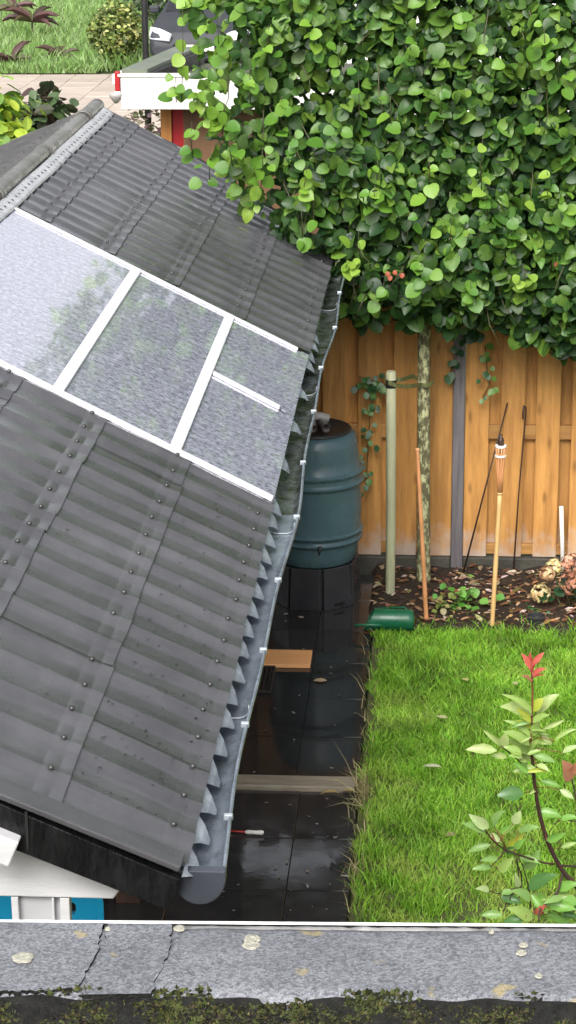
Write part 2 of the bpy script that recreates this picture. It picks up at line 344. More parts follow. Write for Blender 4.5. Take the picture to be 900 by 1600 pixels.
# patio with slabs
PX0, PX1, PY0, PY1 = -4.6, -.33, 4.2, 12.35
patio = MB().box((PX0, PY0, -.05), (PX1, PY1, -.012)).build('patio', M['tile_joint']); tag(patio, kind='structure')
def slab(sx, sy, seed, th=.03):
    bm = bmesh.new(); bmesh.ops.create_cube(bm, size=1, matrix=Matrix.Diagonal((sx, sy, th, 1)))
    bmesh.ops.bevel(bm, geom=[e for e in bm.edges], offset=.0014, segments=1, affect='EDGES')
    me = bpy.data.meshes.new('slab'); bm.to_mesh(me); bm.free(); me.materials.append(M['tile']); return me
rows = []
y = 9.425
while y < 12.2: rows.append((y, y + .485)); y += .489
y = 9.285
while y > 4.7: rows.append((y - .485, y)); y -= .489
SL = {}
for (y0, y1) in rows:
    off = -.628 if y0 > 9.3 else -.598
    cols = [(off, -.33)]; x = off
    while x > -4.3: cols.append((x - .489, x)); x -= .489
    for (x0, x1) in cols:
        sx = round(x1 - x0 - .003, 3); sy = round(min(y1, 12.3) - y0 - .001, 3)
        me = SL.setdefault((sx, sy), None) or slab(sx, sy, 0); SL[(sx, sy)] = me
        inst('slab', me, patio, ((x0+x1)/2, (y0+min(y1,12.3))/2, -.015 + random.uniform(-.0015,.0015)), (random.uniform(-.003,.003), random.uniform(-.003,.003), 0))
e = MB().box((-4.4, 9.295, -.03), (-.345, 9.415, .022)).build('edging_strip', M['edging'], bevel=.006)
tag(e, 'pale weathered edging strip running across the black wet slabs', 'edging strip')

# lawn
LX0, LX1, LY0, LY1 = -.33, 4.2, 5.0, 11.42
lawn = MB().grid(lambda u, v: (LX0+.012 + (LX1-LX0)*u, LY0 + (LY1-LY0)*v, .0), 12, 16).build('lawn', M['lawn_soil']); tag(lawn, kind='structure')
def blades(N, xs, ys, hmin, hmax, width, cols, lean=.6, z0=0, dirx=0):
    """numpy grass: two bent segments per blade"""
    n = len(xs)
    h = rng.uniform(hmin, hmax, n); a = rng.uniform(0, 2*np.pi, n); ln = rng.uniform(.15, lean, n) * h
    dx, dy = np.cos(a) * ln + dirx * h, np.sin(a) * ln
    fa = rng.uniform(-.9, .9, n); wx, wy = np.cos(fa) * width * rng.uniform(.6, 1.3, n), np.sin(fa) * width
    P = np.zeros((n, 5, 3))
    P[:,0] = np.c_[xs-wx, ys-wy, np.full(n, z0)]; P[:,1] = np.c_[xs+wx, ys+wy, np.full(n, z0)]
    P[:,2] = np.c_[xs+dx*.4-wx*.8, ys+dy*.4-wy*.8, z0+h*.62]; P[:,3] = np.c_[xs+dx*.4+wx*.8, ys+dy*.4+wy*.8, z0+h*.62]
    P[:,4] = np.c_[xs+dx, ys+dy, z0+h*.95]
    k = np.arange(n)[:,None]*5
    tri = np.concatenate([k+np.array([[0,1,3]]), k+np.array([[0,3,2]]), k+np.array([[2,3,4]])], 0)
    ci = cols[rng.integers(0, len(cols), n)] * rng.uniform(.7, 1.3, (n,1))
    return P.reshape(-1,3), tri, np.repeat(ci, 5, 0)
def from_np(name, P, T, Ct, m, parent=None):
    me = bpy.data.meshes.new(name); me.vertices.add(len(P)); me.vertices.foreach_set('co', P.astype('f').ravel())
    me.loops.add(T.size); me.loops.foreach_set('vertex_index', T.astype('i').ravel())
    me.polygons.add(len(T)); me.polygons.foreach_set('loop_start', np.arange(0, T.size, 3, dtype='i'))
    at = me.attributes.new('tint', 'FLOAT_COLOR', 'POINT'); at.data.foreach_set('color', np.c_[Ct, np.ones(len(Ct))].astype('f').ravel())
    me.materials.append(m); me.update(calc_edges=True); me.validate()
    o = bpy.data.objects.new(name, me); C.link(o)
    if parent: o.parent = parent
    return o
def pnoise(xs, ys, sc, seed):
    return np.array([noise.noise((x*sc + seed, y*sc, seed)) for x, y in zip(xs, ys)])
GC = np.array([(.18,.38,.03),(.22,.44,.04),(.15,.33,.03),(.27,.46,.05),(.31,.47,.08),(.17,.37,.04)])
nb = 150000
xs = rng.uniform(LX0-.0, 2.8, nb); ys = rng.uniform(7.4, LY1+.03, nb)
edge = LX0 + .045 + .025*np.sin(ys*7) + .02*np.sin(ys*17+1) + .012*np.sin(ys*41)
kp = (xs > edge) & (ys < LY1 + .05*np.sin(xs*9) + .02*np.sin(xs*31)); xs, ys = xs[kp], ys[kp]
pn = pnoise(xs, ys, 2.2, 3.1); pn2 = pnoise(xs, ys, 6.0, 9.4)
keep = rng.random(len(xs)) < np.clip(.85 + pn2*.5 - .4*np.clip((9.0-ys)/.8, 0, 1), .3, 1); xs, ys, pn, pn2 = xs[keep], ys[keep], pn[keep], pn2[keep]
P, T, Ct = blades(0, xs, ys, .018, .050, .0028, GC*1.12, 1.6)
tn = (1 + .45*pn + .55*pn2); Ct *= np.repeat(tn, 5)[:,None]
yel = np.clip((pn - .05)*1.6, 0, .6) + .9*(np.clip((9.1-ys)/1.0, 0, 1) * np.clip(.35+pn2*2.2, 0, 1))
Ct = Ct*(1-np.repeat(yel,5)[:,None]*.5) + np.repeat(yel,5)[:,None]*.5*np.array((.42,.40,.13))
gr = from_np('grass', P, T, Ct, M['grass']); tag(gr, 'short green lawn grass beside the black slabs', 'grass', kind='stuff')
# longer tufts
cx = rng.uniform(LX0, 1.3, 330); cy = rng.uniform(7.9, LY1+.02, 330)
n2 = 26; xs = np.repeat(cx, n2) + rng.normal(0, .03, 330*n2); ys = np.repeat(cy, n2) + rng.normal(0, .03, 330*n2)
kp = xs > LX0 + .02; xs, ys = xs[kp], ys[kp]
P, T, Ct = blades(0, xs, ys, .035, .085, .0026, GC*np.array((1.05,1.08,1.0)), 1.3)
gt = from_np('grass_tufts', P, T, Ct, M['grass']); tag(gt, 'longer lawn grass tufts bending over', 'grass', kind='stuff')
# dry straw along the slab edge
DC = np.array([(.42,.36,.20),(.50,.42,.24),(.33,.29,.14),(.27,.30,.10)])
k = 260; ys = np.concatenate([rng.uniform(7.9, 11.3, 70), rng.normal(9.25, .12, 150), rng.normal(8.4, .15, 40)]); xs = LX0 + .02 + rng.normal(0, .02, k)
P, T, Ct = blades(0, xs, ys, .03, .09, .0022, DC, 1.5, dirx=-.15)
for (px, py, qx, qy) in [(562,1238,520,1155),(560,1240,500,1213),(566,1260,505,1262),(562,1300,553,1290),(570,1085,545,1050),(568,1262,540,1248),(565,1350,552,1362)]:
    A = gz(px, py, .02); B = gz(qx, qy, .05); q = np.array([A+(-.002,-.002,0), A+(.002,.002,0), (A+B)/2+(-.0015,0,.02), (A+B)/2+(.0015,0,.025), B])
    kk = len(P); P = np.r_[P, q]; T = np.r_[T, kk+np.array([[0,1,3],[0,3,2],[2,3,4]])]; Ct = np.r_[Ct, np.repeat(np.array([[.5,.44,.28]]), 5, 0)]
dg = from_np('dry_grass', P, T, Ct, M['grass']); tag(dg, 'dry straw-coloured grass fringe along the slab edge', 'dry grass', kind='stuff')

# flower bed with leaf litter
def bedz(x, y): return .012 + .028*noise.noise((x*5, y*5, 2.)) + .012*noise.noise((x*19, y*19, 5.)) + .02
bed = MB().grid(lambda u, v: ((-.36 + 4.4*u), 11.36 + 1.03*v, bedz(-.36+4.4*u, 11.36+1.03*v) - (.05 if v in (0,) or u == 0 else 0)), 120, 34).build('flower_bed', M['soil'], smooth=True); tag(bed, kind='structure')
LC = [(.30,.16,.08),(.42,.27,.15),(.20,.09,.05),(.50,.40,.24),(.12,.06,.035),(.36,.20,.13),(.55,.45,.36),(.26,.20,.07),(.09,.05,.03),(.15,.08,.04)]
lit = MB()
def litter_leaf(mb, x, y, z, s, c):
    a = random.uniform(0, 6.28); ca, sa = math.cos(a), math.sin(a); tl = random.uniform(-.6,.6); t2 = random.uniform(-.5,.5); cu = random.uniform(.1,.6)
    pts = [(-1,0,0),(-.4,-.45,cu*.4),(.4,-.4,cu*.4),(1,0,.1),(.4,.4,cu*.5),(-.4,.45,cu*.4),(0,0,-.05)]
    vs = [(x+s*(p[0]*ca-p[1]*sa), y+s*(p[0]*sa+p[1]*ca), z+s*(abs(p[2])+.25+p[0]*tl*.5+p[1]*t2*.5)) for p in pts]
    mb.add(vs, [(6,0,1),(6,1,2),(6,2,3),(6,3,4),(6,4,5),(6,5,0)], 0, c)
for i in range(900):
    x = random.uniform(-.34, 1.0); yy = 11.42 + .95*random.random()**.9
    litter_leaf(lit, x, yy, bedz(x,yy)-.004, random.choice((random.uniform(.008,.02), random.uniform(.014,.038))), jit(random.choice(LC), .45))
lo = lit.build('leaf_litter', M['litter'], fix=False); tag(lo, 'brown and tan dead leaves covering the flower bed', 'leaf litter', kind='stuff')

# ================================================================== FENCE
FY = 12.42
fence = thing('garden_fence', 'orange-brown board fence with grey post behind the flower bed', 'fence', (.1, FY, 0))
def board_mesh(wd, ht, th, name='board'):
    bm = bmesh.new(); bmesh.ops.create_cube(bm, size=1, matrix=Matrix.Translation((0,0,ht/2)) @ Matrix.Diagonal((wd, th, ht, 1)))
    bmesh.ops.bevel(bm, geom=[e for e in bm.edges if abs(e.verts[0].co.z-e.verts[1].co.z) > .1], offset=.004, segments=2, affect='EDGES')
    me = bpy.data.meshes.new(name); bm.to_mesh(me); bm.free(); me.materials.append(M['board']); return me
s_ = 261.0
xw = lambda px, py=700: float(gy(px, py, FY)[0])
BW = .138; bmf = board_mesh(BW, 1.74, .018); bmb = board_mesh(BW, 1.72, .018, 'back_board')
GBZ = .09
p = .2075
def panel(x0, dirn, nfr):
    for i in range(nfr):
        x = x0 + dirn * (BW/2 + i*p)
        inst('board', bmf, fence, (x, FY + random.uniform(-.002,.002), GBZ+.005), (0, random.uniform(-.002,.002), 0))
        if i < nfr-1: inst('board', bmb, fence, (x + dirn*p/2, FY+.062, GBZ+.008))
XP = (xw(704, 880) + xw(722, 880))/2; PW = xw(722,880) - xw(704,880)
panel(XP + PW/2 + .002, 1, 9); panel(XP - PW/2 - .002, -1, 9); panel(XP + PW/2 + 1.89, 1, 9)
for (z0, z1) in ((GBZ+.012, GBZ+.075), (.815, .90), (1.60, 1.685)):
    MB().box((XP+PW/2+.013, FY+.0105, z0), (XP+PW/2+1.80, FY+.05, z1)).build('rail', M['rail'], fence, bevel=.004)
    MB().box((XP+PW/2+1.885, FY+.0105, z0), (XP+PW/2+3.68, FY+.05, z1)).build('rail', M['rail'], fence, bevel=.004)
    MB().box((XP-PW/2-1.80, FY+.0105, z0), (XP-PW/2-.013, FY+.05, z1)).build('rail', M['rail'], fence, bevel=.004)
MB().box((XP-PW/2, FY-.035, .0), (XP+PW/2, FY+.035, 1.86)).build('post', M['post_grey'], fence, bevel=.006)
for (x0, x1) in ((-1.80, XP-PW/2-.004), (XP+PW/2+.004, XP+PW/2+1.806), (XP+PW/2+1.89, 3.8)):
    MB().box((x0, FY-.03, -.02), (x1, FY+.03, GBZ)).build('gravel_board', M['gravel_board'], fence, bevel=.008)
MB().box((XP+PW/2+1.81, FY-.035, 0), (XP+PW/2+1.883, FY+.035, 1.86)).build('post', M['post_grey'], fence, bevel=.006)
MB().box((-1.895, FY-.035, 0), (-1.82, FY+.035, 1.86)).build('post', M['post_grey'], fence, bevel=.006)

# ================================================================== GARDEN HOUSE
XE, ZE, SL_ = -.572, H - 2.4, .43            # eave line and roof pitch
XR = -2.08                                    # ridge
XLE = 2*XR - XE
ZR = ZE + SL_*(XE - XR)
gh = thing('garden_house', 'garden shelter with dark corrugated pitched roof, glazed strip and zinc gutter', 'garden house', (-1.4, 8.5, 0))
COSA = 1/math.hypot(1, SL_); NX, NZ = SL_*COSA, COSA     # normal of the right-hand slope
PITCH = .1765
def skew(y): return float(np.interp(y, [4.5, 7.6, 10, 12.5], [.06, .235, .27, .33]))
def farclip(X): return float(np.interp(-X, [.5, .58, .93, 1.477, 2.0, 2.4], [12.1, 12.18, 12.55, 13.18, 13.39, 13.45]))
def wave(y):
    c = .5 + .5*math.cos(2*math.pi*(y - 4.798)/PITCH); return .018*c**3.4
def roof_pt(X, ye, lift, side=1, wav=True):
    """point on the right slope; ye = distance along the eave, corrugations run up the slope"""
    if side == 1: Y = ye + skew(ye)*(XE - X); fc = farclip(X)
    else: Y = ye + .25*(X - XR); fc = 13.45 + .25*(X - XR)
    if Y > fc: Y = fc
    z = ZE + SL_*(XE - X); h = lift + (wave(ye) if wav else 0)
    h += .006*noise.noise((X*2.2, ye*1.7, 1.)) + .004*noise.noise((X*6, ye*5, 7.))
    p_ = (X + NX*h, Y, z + NZ*h)
    return p_ if side == 1 else (2*XR - p_[0], p_[1], p_[2])
ROWX = [XE, -.890, -1.203, -1.516, -1.830, -2.06]     # lower edge of each course
screws = []
def course(r, ya, yb, side=1, m='roof', lap=0.0):
    """one sheet: lower edge at ROWX[r], upper end tucked under the next course"""
    xl, xu = ROWX[r] + (.0 if r == 0 else .012), ROWX[r+1] - .03
    L_ = abs(xu - xl)
    prof = [(0,.0),(.0010,.0050),(.030,.0052),(.0335,.0041),(.037,.0052),(.068,.0050),(.0715,.0038),(.075,.0049),(.14,.0042),(.20,.003),(L_-.05,.001),(L_,0)]
    nv = max(8, int((yb-ya)/PITCH*12)); sh = random.uniform(-.003,.003)
    mb = MB()
    vs = []; ys_ = [ya + (yb-ya)*j/nv for j in range(nv+1)]
    if ya > 9.5 and r <= 5:
        pass
    wob = random.uniform(0, 9)
    for i, (d_, lf) in enumerate(prof):
        for yy in ys_:
            dd = d_ + (.006*noise.noise((yy*3, wob, r)) if i < 2 else 0)
            vs.append(roof_pt(xl - dd, yy, lf + sh*.2 + lap + (.004 if i == 1 else 0), side))
    n_ = nv+1
    fs = [(i*n_+j, (i+1)*n_+j, (i+1)*n_+j+1, i*n_+j+1) for i in range(len(prof)-1) for j in range(nv)]
    if side == -1: fs = [f[::-1] for f in fs]
    mb.add(vs, fs)
    o = mb.build('roof_sheet', M[m], gh, fix=False)
    smooth_by_angle(o, 42)
    k0 = math.ceil((ya - 4.798)/PITCH - 1e-6)
    kk = k0
    while 4.798 + kk*PITCH < yb - .03:
        yc = 4.798 + kk*PITCH; kk += 1
        if yc < ya + .02: continue
        X = xl - .052 - random.uniform(-.006,.006); pt = roof_pt(X, yc, .0095, side)
        if pt[1] < farclip(X) - .06 and random.random() < .96: screws.append((pt, side))
NG0, NG1, FG0 = 4.665, 7.50, 9.735            # near roof part, glazed gap
def spans(a, b_, n, jog): 
    e_ = [a + (b_-a)*i/n for i in range(n+1)]
    return [(e_[i], e_[i+1] + (.02 if i < n-1 else 0)) for i in range(n)]
for r in range(5):
    o_ = .12*(r % 2)
    a = NG0
    edges = [NG0] + [q for q in (NG0+.53+o_*3, NG0+1.59+o_*3, NG0+2.3+o_*2) if q < NG1-.2] + [NG1]
    for i in range(len(edges)-1): course(r, edges[i], edges[i+1]+(.012 if i < len(edges)-2 else 0), lap=.002*(i % 2))
    edges = [FG0, 10.85+o_*2, 12.7 - (.4 if r < 2 else 0)]
    edges[-1] = 13.0
    for i in range(len(edges)-1): course(r, edges[i], edges[i+1]+(.012 if i < len(edges)-2 else 0), lap=.002*(i % 2))
    for (ya, yb) in ((NG0, 7.4), (7.4, 10.2), (10.2, 13.5)): course(r, ya, yb, -1, 'roof_old')
sm = MB()
for (pt, side) in screws:
    nx = NX*side
    c = Vector(pt); nn = Vector((nx, 0, NZ)); t1 = Vector((0,1,0)); t2 = nn.cross(t1)
    vs = []
    for (rr, hh) in ((.0082,-.002),(.0075,.0035),(.004,.0055)):
        for k in range(7):
            an = k*2*math.pi/7; vs.append(c + (t1*math.cos(an)+t2*math.sin(an))*rr + nn*hh)
    fs = [(i*7+k, i*7+(k+1)%7, (i+1)*7+(k+1)%7, (i+1)*7+k) for i in range(2) for k in range(7)] + [tuple(14+k for k in range(7))]
    sm.add(vs, fs)
so_ = sm.build('screws', M['screw'], gh, smooth=True); tag(so_, kind='stuff')

fk = MB()
for i in range(230):
    X = random.uniform(-.86, -.60) if random.random() < .8 else random.uniform(-1.9, -.9); ye = random.uniform(4.7, 7.4); p_ = roof_pt(X, ye, .0065)
    litter_leaf(fk, p_[0], p_[1], p_[2], random.uniform(.002,.0065), jit((.025,.023,.02), .4))
tag(fk.build('roof_debris', M['litter'], gh, fix=False), kind='stuff')
# black gap boards beside the glazed strip, glazing, bars
def lifted(X, Y, h): return (X + NX*h, Y, ZE + SL_*(XE-X) + NZ*h)
def gskew(X, ye): return ye + skew(ye)*(XE - X)
def strip(name, m, xa, xb, yf0, yf1, h0, h1, parent=gh, nseg=10, **kw):
    mb = MB(); vs = []
    for i in range(nseg+1):
        X = xa + (xb-xa)*i/nseg
        for (yy, h) in ((yf0(X), h0), (yf1(X), h0), (yf1(X), h1), (yf0(X), h1)): vs.append(lifted(X, yy, h))
    fs = [(i*4+k, i*4+(k+1)%4, (i+1)*4+(k+1)%4, (i+1)*4+k) for i in range(nseg) for k in range(4)] + [(0,1,2,3), tuple(nseg*4+k for k in (3,2,1,0))]
    mb.add(vs, fs); return mb.build(name, M[m], parent, **kw)
yn = lambda X: gskew(X, 7.50) + .0; yfar = lambda X: gskew(X, 9.735)
XB = [-2.03, -1.385, -.945, -.60]             # white bars along the roof
# panes between the bars
panes = [(-2.06, -1.40, lambda X: yn(X)+.0, lambda X: yfar(X)-.035), (-1.372, -.958, lambda X: yn(X), lambda X: yfar(X)-.035),
         (-.932, -.612, lambda X: yn(X), lambda X: 8.66+.33*(XE-X)-.02), (-.932, -.612, lambda X: 8.66+.33*(XE-X)+.02, lambda X: yfar(X)-.035)]
for (xa, xb, f0, f1) in panes: strip('glass_pane', 'glazing', xa, xb, f0, f1, .004, .012, nseg=6)
for (xc, w2) in ((-1.386, .021), (-.945, .021)):
    strip('glazing_bar', 'bar', xc-w2, xc+w2, lambda X: yn(xc)+.0, lambda X: yfar(xc)-.038, .0125, .024, nseg=2, bevel=.003)
strip('glazing_bar', 'bar', -.922, -.64, lambda X: 8.66+.33*(XE-X)-.022, lambda X: 8.66+.33*(XE-X)+.022, .0125, .023, nseg=3, bevel=.003)
strip('glazing_edge', 'bar', -2.06, -.63, lambda X: yfar(X)-.045, lambda X: yfar(X)-.012, .0125, .022, bevel=.002)
strip('glazing_edge', 'bar', -2.06, -.585, lambda X: yn(X)-.012, lambda X: yn(X)+.010, .0135, .032, bevel=.002)
strip('gap_seal', 'rubber', -2.08, -.59, lambda X: yfar(X)-.012, lambda X: yfar(X)+.02, -.01, .012)
strip('drip_edge', 'glazing', -.612, -.578, lambda X: yn(X)+.02, lambda X: yfar(X)-.02, -.002, .014, nseg=2)
# ridge strip and caps
def flash_pt(u, v, side):
    yy = 4.7 + (13.40-4.7)*v; d_ = .07*u
    X = XR + .038 + d_; lift = .020 + .010*(1-u) + .0025*math.sin(yy*2*math.pi/PITCH)*u
    h = lift; zz = ZE + SL_*(XE - X)
    wv = .012*noise.noise((yy*1.3, 3., 1.))
    q = (X + NX*h + wv, yy + .0, zz + NZ*h)
    return q if side == 1 else (2*XR - q[0], q[1], q[2])
for side in (1, -1):
    f_ = MB().grid(lambda u, v: flash_pt(u, v, side), 5, 260).build('ridge_strip', M['flash'], gh, smooth=True, solid=.003)
tb = MB()
yy = 4.8
while yy < 13.3:
    c = flash_pt(.45, (yy-4.7)/8.66, 1); tb.box((c[0]-.006, yy-.006, c[2]-.006), (c[0]+.006, yy+.006, c[2]+.0016), rot=Matrix.Rotation(math.atan(SL_), 3, 'Y')); yy += PITCH/2
tg = tb.build('strip_slots', M['rubber'], gh); tag(tg, kind='stuff')
ycap = 4.68; k = 0
while ycap < 13.3:
    ye_ = min(ycap + 1.36, 13.42); mb = MB(); vs = []
    sec = [(0,0),(.02,0.004),(.05,.014),(.10,.014),(.115,0)] 
    nseg = 18; prof_y = [ycap, ycap+.02, ycap+.05, ycap+.09, ycap+.11, (ycap+ye_)/2, ye_-.10, ye_+.03]
    rad = [.046,.053,.053,.049,.046,.045,.044,.043]
    for Yq, rq in zip(prof_y, rad):
        for j in range(nseg+1):
            an = math.pi*(-.08 + 1.16*j/nseg); vs.append((XR + rq*math.cos(an)*1.02 + .012*noise.noise((Yq*1.3,3.,1.)), Yq, ZR + .014 + rq*math.sin(an)*.92 + .004*math.sin(k*2.1)))
    fs = [(i*(nseg+1)+j, i*(nseg+1)+j+1, (i+1)*(nseg+1)+j+1, (i+1)*(nseg+1)+j) for i in range(len(prof_y)-1) for j in range(nseg)]
    mb.add(vs, fs); mb.build('ridge_cap', M['ridge'], gh, smooth=True, solid=.006); ycap = ye_; k += 1

# gutter (half round, zinc) with standing water, brackets, end cap
GX, GRD = -.553, .052
def gutter_x(y_): return GX + .010*math.sin(y_*1.9) + .006*math.sin(y_*4.3+1)
GZ0 = ZE - .012
def gpt(an, y_, r_):                            # nearly flat-bottomed half round
    sg = lambda q, e: math.copysign(abs(q)**e, q)
    return (gutter_x(y_) + r_*sg(math.cos(an), .62), y_, GZ0 - .012 + r_*.85*sg(math.sin(an), .62))
gut = MB()
ysg = [4.70 + i*.1 for i in range(73)]
for (a0, a1) in ((0, 30), (29, 72)):
    pass
secs = [math.pi*(1 + j/12) for j in range(13)]
vs = []; 
for y_ in ysg:
    vs.append((gutter_x(y_)-GRD, y_, GZ0+.012))
    for an in secs: vs.append(gpt(an, y_, GRD))
    vs += [(gutter_x(y_)+GRD, y_, GZ0-.006), (gutter_x(y_)+GRD+.004, y_, GZ0+.002), (gutter_x(y_)+GRD+.011, y_, GZ0), (gutter_x(y_)+GRD+.011, y_, GZ0-.008), (gutter_x(y_)+GRD+.004, y_, GZ0-.010)]
ns = len(secs)+6
fs = [(i*ns+j, i*ns+j+1, (i+1)*ns+j+1, (i+1)*ns+j) for i in range(len(ysg)-1) for j in range(ns-1)]
cut = 33
gut.add(vs, fs, 0)
for fi in range(len(fs)): 
    if fi // (ns-1) > 28 and 1 <= fi % (ns-1) <= 11: gut.m[fi] = 1
g_ = gut.build('gutter', [M['zinc'], M['zinc_dirty']], gh, smooth=True, fix=False)
ec = MB(); 
ec.prism([(gutter_x(4.7)+(GRD+.012)*math.cos(a), GZ0-.018+(GRD+.014)*1.06*math.sin(a)) for a in secs] + [(gutter_x(4.7)+GRD+.012, GZ0+.002), (gutter_x(4.7)-GRD-.012, GZ0+.002)], 1, 4.672, 4.70).build('end_cap', M['endcap'], g_, bevel=.003)
for y_ in (4.98, 5.56, 6.12, 6.75, 7.42, 8.1, 8.85, 9.6, 10.4, 11.2):
    mb = MB(); mb.box((gutter_x(y_)+GRD-.010, y_-.007, GZ0-.012), (gutter_x(y_)+GRD+.0135, y_+.007, GZ0+.005)); mb.build('clip', M['clip'], g_, bevel=.003)
for y_ in (5.72, 7.38, 9.3, 11.0):
    mb = MB(); vs = []
    for yy in (y_-.005, y_+.005):
        for an in secs: vs.append(gpt(an, yy, GRD-.003))
    n_ = len(secs); mb.add(vs, [(j, j+1, n_+j+1, n_+j) for j in range(n_-1)]); mb.build('joint_strap', M['clip'], g_, smooth=True, solid=.002)

# pale teeth added for the bright glints in the gutter, one per corrugation
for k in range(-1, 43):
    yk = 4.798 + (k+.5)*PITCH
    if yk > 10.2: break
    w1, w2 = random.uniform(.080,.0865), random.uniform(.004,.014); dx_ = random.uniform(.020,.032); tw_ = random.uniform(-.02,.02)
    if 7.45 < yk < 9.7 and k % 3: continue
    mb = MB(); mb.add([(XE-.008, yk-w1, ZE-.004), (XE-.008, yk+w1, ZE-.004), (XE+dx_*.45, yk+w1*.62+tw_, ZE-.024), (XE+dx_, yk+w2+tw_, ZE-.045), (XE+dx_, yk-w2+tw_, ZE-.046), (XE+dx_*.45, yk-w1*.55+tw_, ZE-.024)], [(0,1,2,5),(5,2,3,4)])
    mb.build('glint_tooth', M['glint'], gh, solid=.0015, fix=False)
# gable: black membrane board, seams, white frame
def gable(h0, h1, X): return ZE + SL_*(XE-X)
YB = 4.66
for side in (1, -1):
    fx = (lambda X: X) if side == 1 else (lambda X: 2*XR - X)
    pts = [(-.585, ZE - .018), (-.612, ZE-.100), (XR, ZR - .100 - .04), (XR, ZR + .002)]
    pts = [(fx(a), q) for a, q in pts]
    if side == -1: pts = pts[::-1]
    MB().prism(pts, 1, YB-.022, YB+.012).build('gable_membrane', M['felt_black'], gh, bevel=.002)
for xs_ in (-.945, -1.035, -1.5, -1.8):
    a = gable(0,0,xs_); MB().box((xs_-.003, YB-.027, a-.105), (xs_+.003, YB-.0225, a-.006), rot=Matrix.Rotation(math.radians(0),3,'Y')).build('membrane_seam', M['rubber'], gh)
# edge trim of the end corrugation
strip('roof_end_trim', 'roof', XR+.05, -.588, lambda X: 4.62, lambda X: 4.70, .004, .020, bevel=.004)
zbot = float(gy(100, 1391, 4.78)[2]); xr_ = float(gy(193, 1376, 4.78)[0]); xr0 = float(gy(181, 1391, 4.78)[0])
zs = float(gy(193, 1376, 4.78)[2])
MB().prism([(2*XR-xr0, zbot), (xr0, zbot), (xr_, zs), (-.80, zs+.025), (XR, ZR-.16), (2*XR+.8, zs+.02), (2*XR-xr_, zs)], 1, 4.74, 4.80).build('gable_beam', M['white_paint'], gh, bevel=.004)
q0, q1 = gy(2, 1288, 4.64), gy(34, 1338, 4.64)
MB().box((q0[0]-.09, 4.60, q1[2]+.012), (q1[0]-.006, 4.74, q0[2]-.0), rot=Matrix.Rotation(math.atan(SL_), 3, 'Y')).build('purlin_end', M['white_paint'], gh, bevel=.004)
pl, pr = float(gy(17, 1400, 4.76)[0]), float(gy(108, 1400, 4.76)[0])
MB().box((pl, 4.765, 0), (pr, 4.79, zbot-.003)).build('post', M['white_soft'], gh)
for (a_, b_) in ((17, 28), (93, 108), (80, 84)):
    MB().box((float(gy(a_,1400,4.745)[0]), 4.745, 0), (float(gy(b_,1400,4.745)[0]), 4.764, zbot-.003)).build('post_trim', M['white_paint'], gh, bevel=.002)
for (x_, y_) in ((-1.25, 8.2), (-1.25, 11.6), (2*XR+.82, 4.85), (2*XR+.82, 7.4), (2*XR+.82, 11.6)):
    MB().box((x_-.05, y_-.05, 0), (x_+.05, y_+.05, ZE-.02 + SL_*.2)).build('post', M['brown_wood'], gh, bevel=.005)
MB().box((-1.30, 8.15, ZE+.10), (-1.21, 11.95, ZE+.24)).build('wall_plate', M['brown_wood'], gh)
MB().box((2*XR+.78, 4.85, ZE-.06), (2*XR+.87, 11.95, ZE+.075)).build('wall_plate', M['brown_wood'], gh)
for i in range(26):
    MB().box((-1.35, 8.26+i*.135, .02), (-1.33, 8.26+i*.135+.13, ZE+.13)).build('wall_board', M['brown_wood'], gh)
MB().box((2*XR+1.1, 11.72, .0), (-1.10, 11.76, 2.0)).build('back_wall', M['brown_wood'], gh)

# blue chair behind the white post
ch = thing('chair', 'bright blue plastic chair behind the white post under the roof', 'chair', (-1.42, 5.75, 0))
yc = 5.62
cl, cr, ct = float(gy(-28,1400,yc)[0]), float(gy(158,1400,yc)[0]), float(gy(130,1393,yc)[2])
def rrect(x0, x1, z0, z1, r, n=6):
    pts = []
    for (cx_, cz_, a0) in ((x1-r, z1-r, 0), (x0+r, z1-r, 90), (x0+r, z0+r, 180), (x1-r, z0+r, 270)):
        for k in range(n+1): a = math.radians(a0 + 90*k/n); pts.append((cx_ + r*math.cos(a), cz_ + r*math.sin(a)))
    return pts
def ring_plate(mb, outer, inner, y0, y1):
    n = len(outer)
    for yy, fl in ((y0, 1), (y1, -1)):
        mb.add([(a, yy, b_) for a, b_ in outer] + [(a, yy, b_) for a, b_ in inner], [((i), (i+1)%n, n+(i+1)%n, n+i) for i in range(n)])
    for L_ in (outer, inner): mb.add([(a, y0, b_) for a, b_ in L_] + [(a, y1, b_) for a, b_ in L_], [(i, (i+1)%n, n+(i+1)%n, n+i) for i in range(n)])
mb = MB(); ring_plate(mb, rrect(cl, cr, ct-.41, ct-.008, .05), rrect(cl+.11, cr-.075, ct-.075, ct-.036, .012), yc, yc+.02)
mb.build('backrest', M['blue'], ch, bevel=.004)
mb = MB(); ring_plate(mb, rrect(cl-.006, cr+.006, ct-.41, ct+.006, .04), rrect(cl+.012, cr-.012, ct-.39, ct-.012, .03), yc-.006, yc-.0005); mb.build('back_rim', M['blue'], ch, bevel=.002)
MB().box((cl, yc+.02, ct-.42), (cr, yc+.42, ct-.39)).build('seat', M['blue'], ch, bevel=.01)
for (a, b_) in ((cl+.02, yc+.04), (cr-.02, yc+.04), (cl+.02, yc+.38), (cr-.02, yc+.38)):
    MB().tube([(a, b_, 0), (a, b_, ct-.42)], [.014,.018], 8).build('leg', M['blue'], ch)

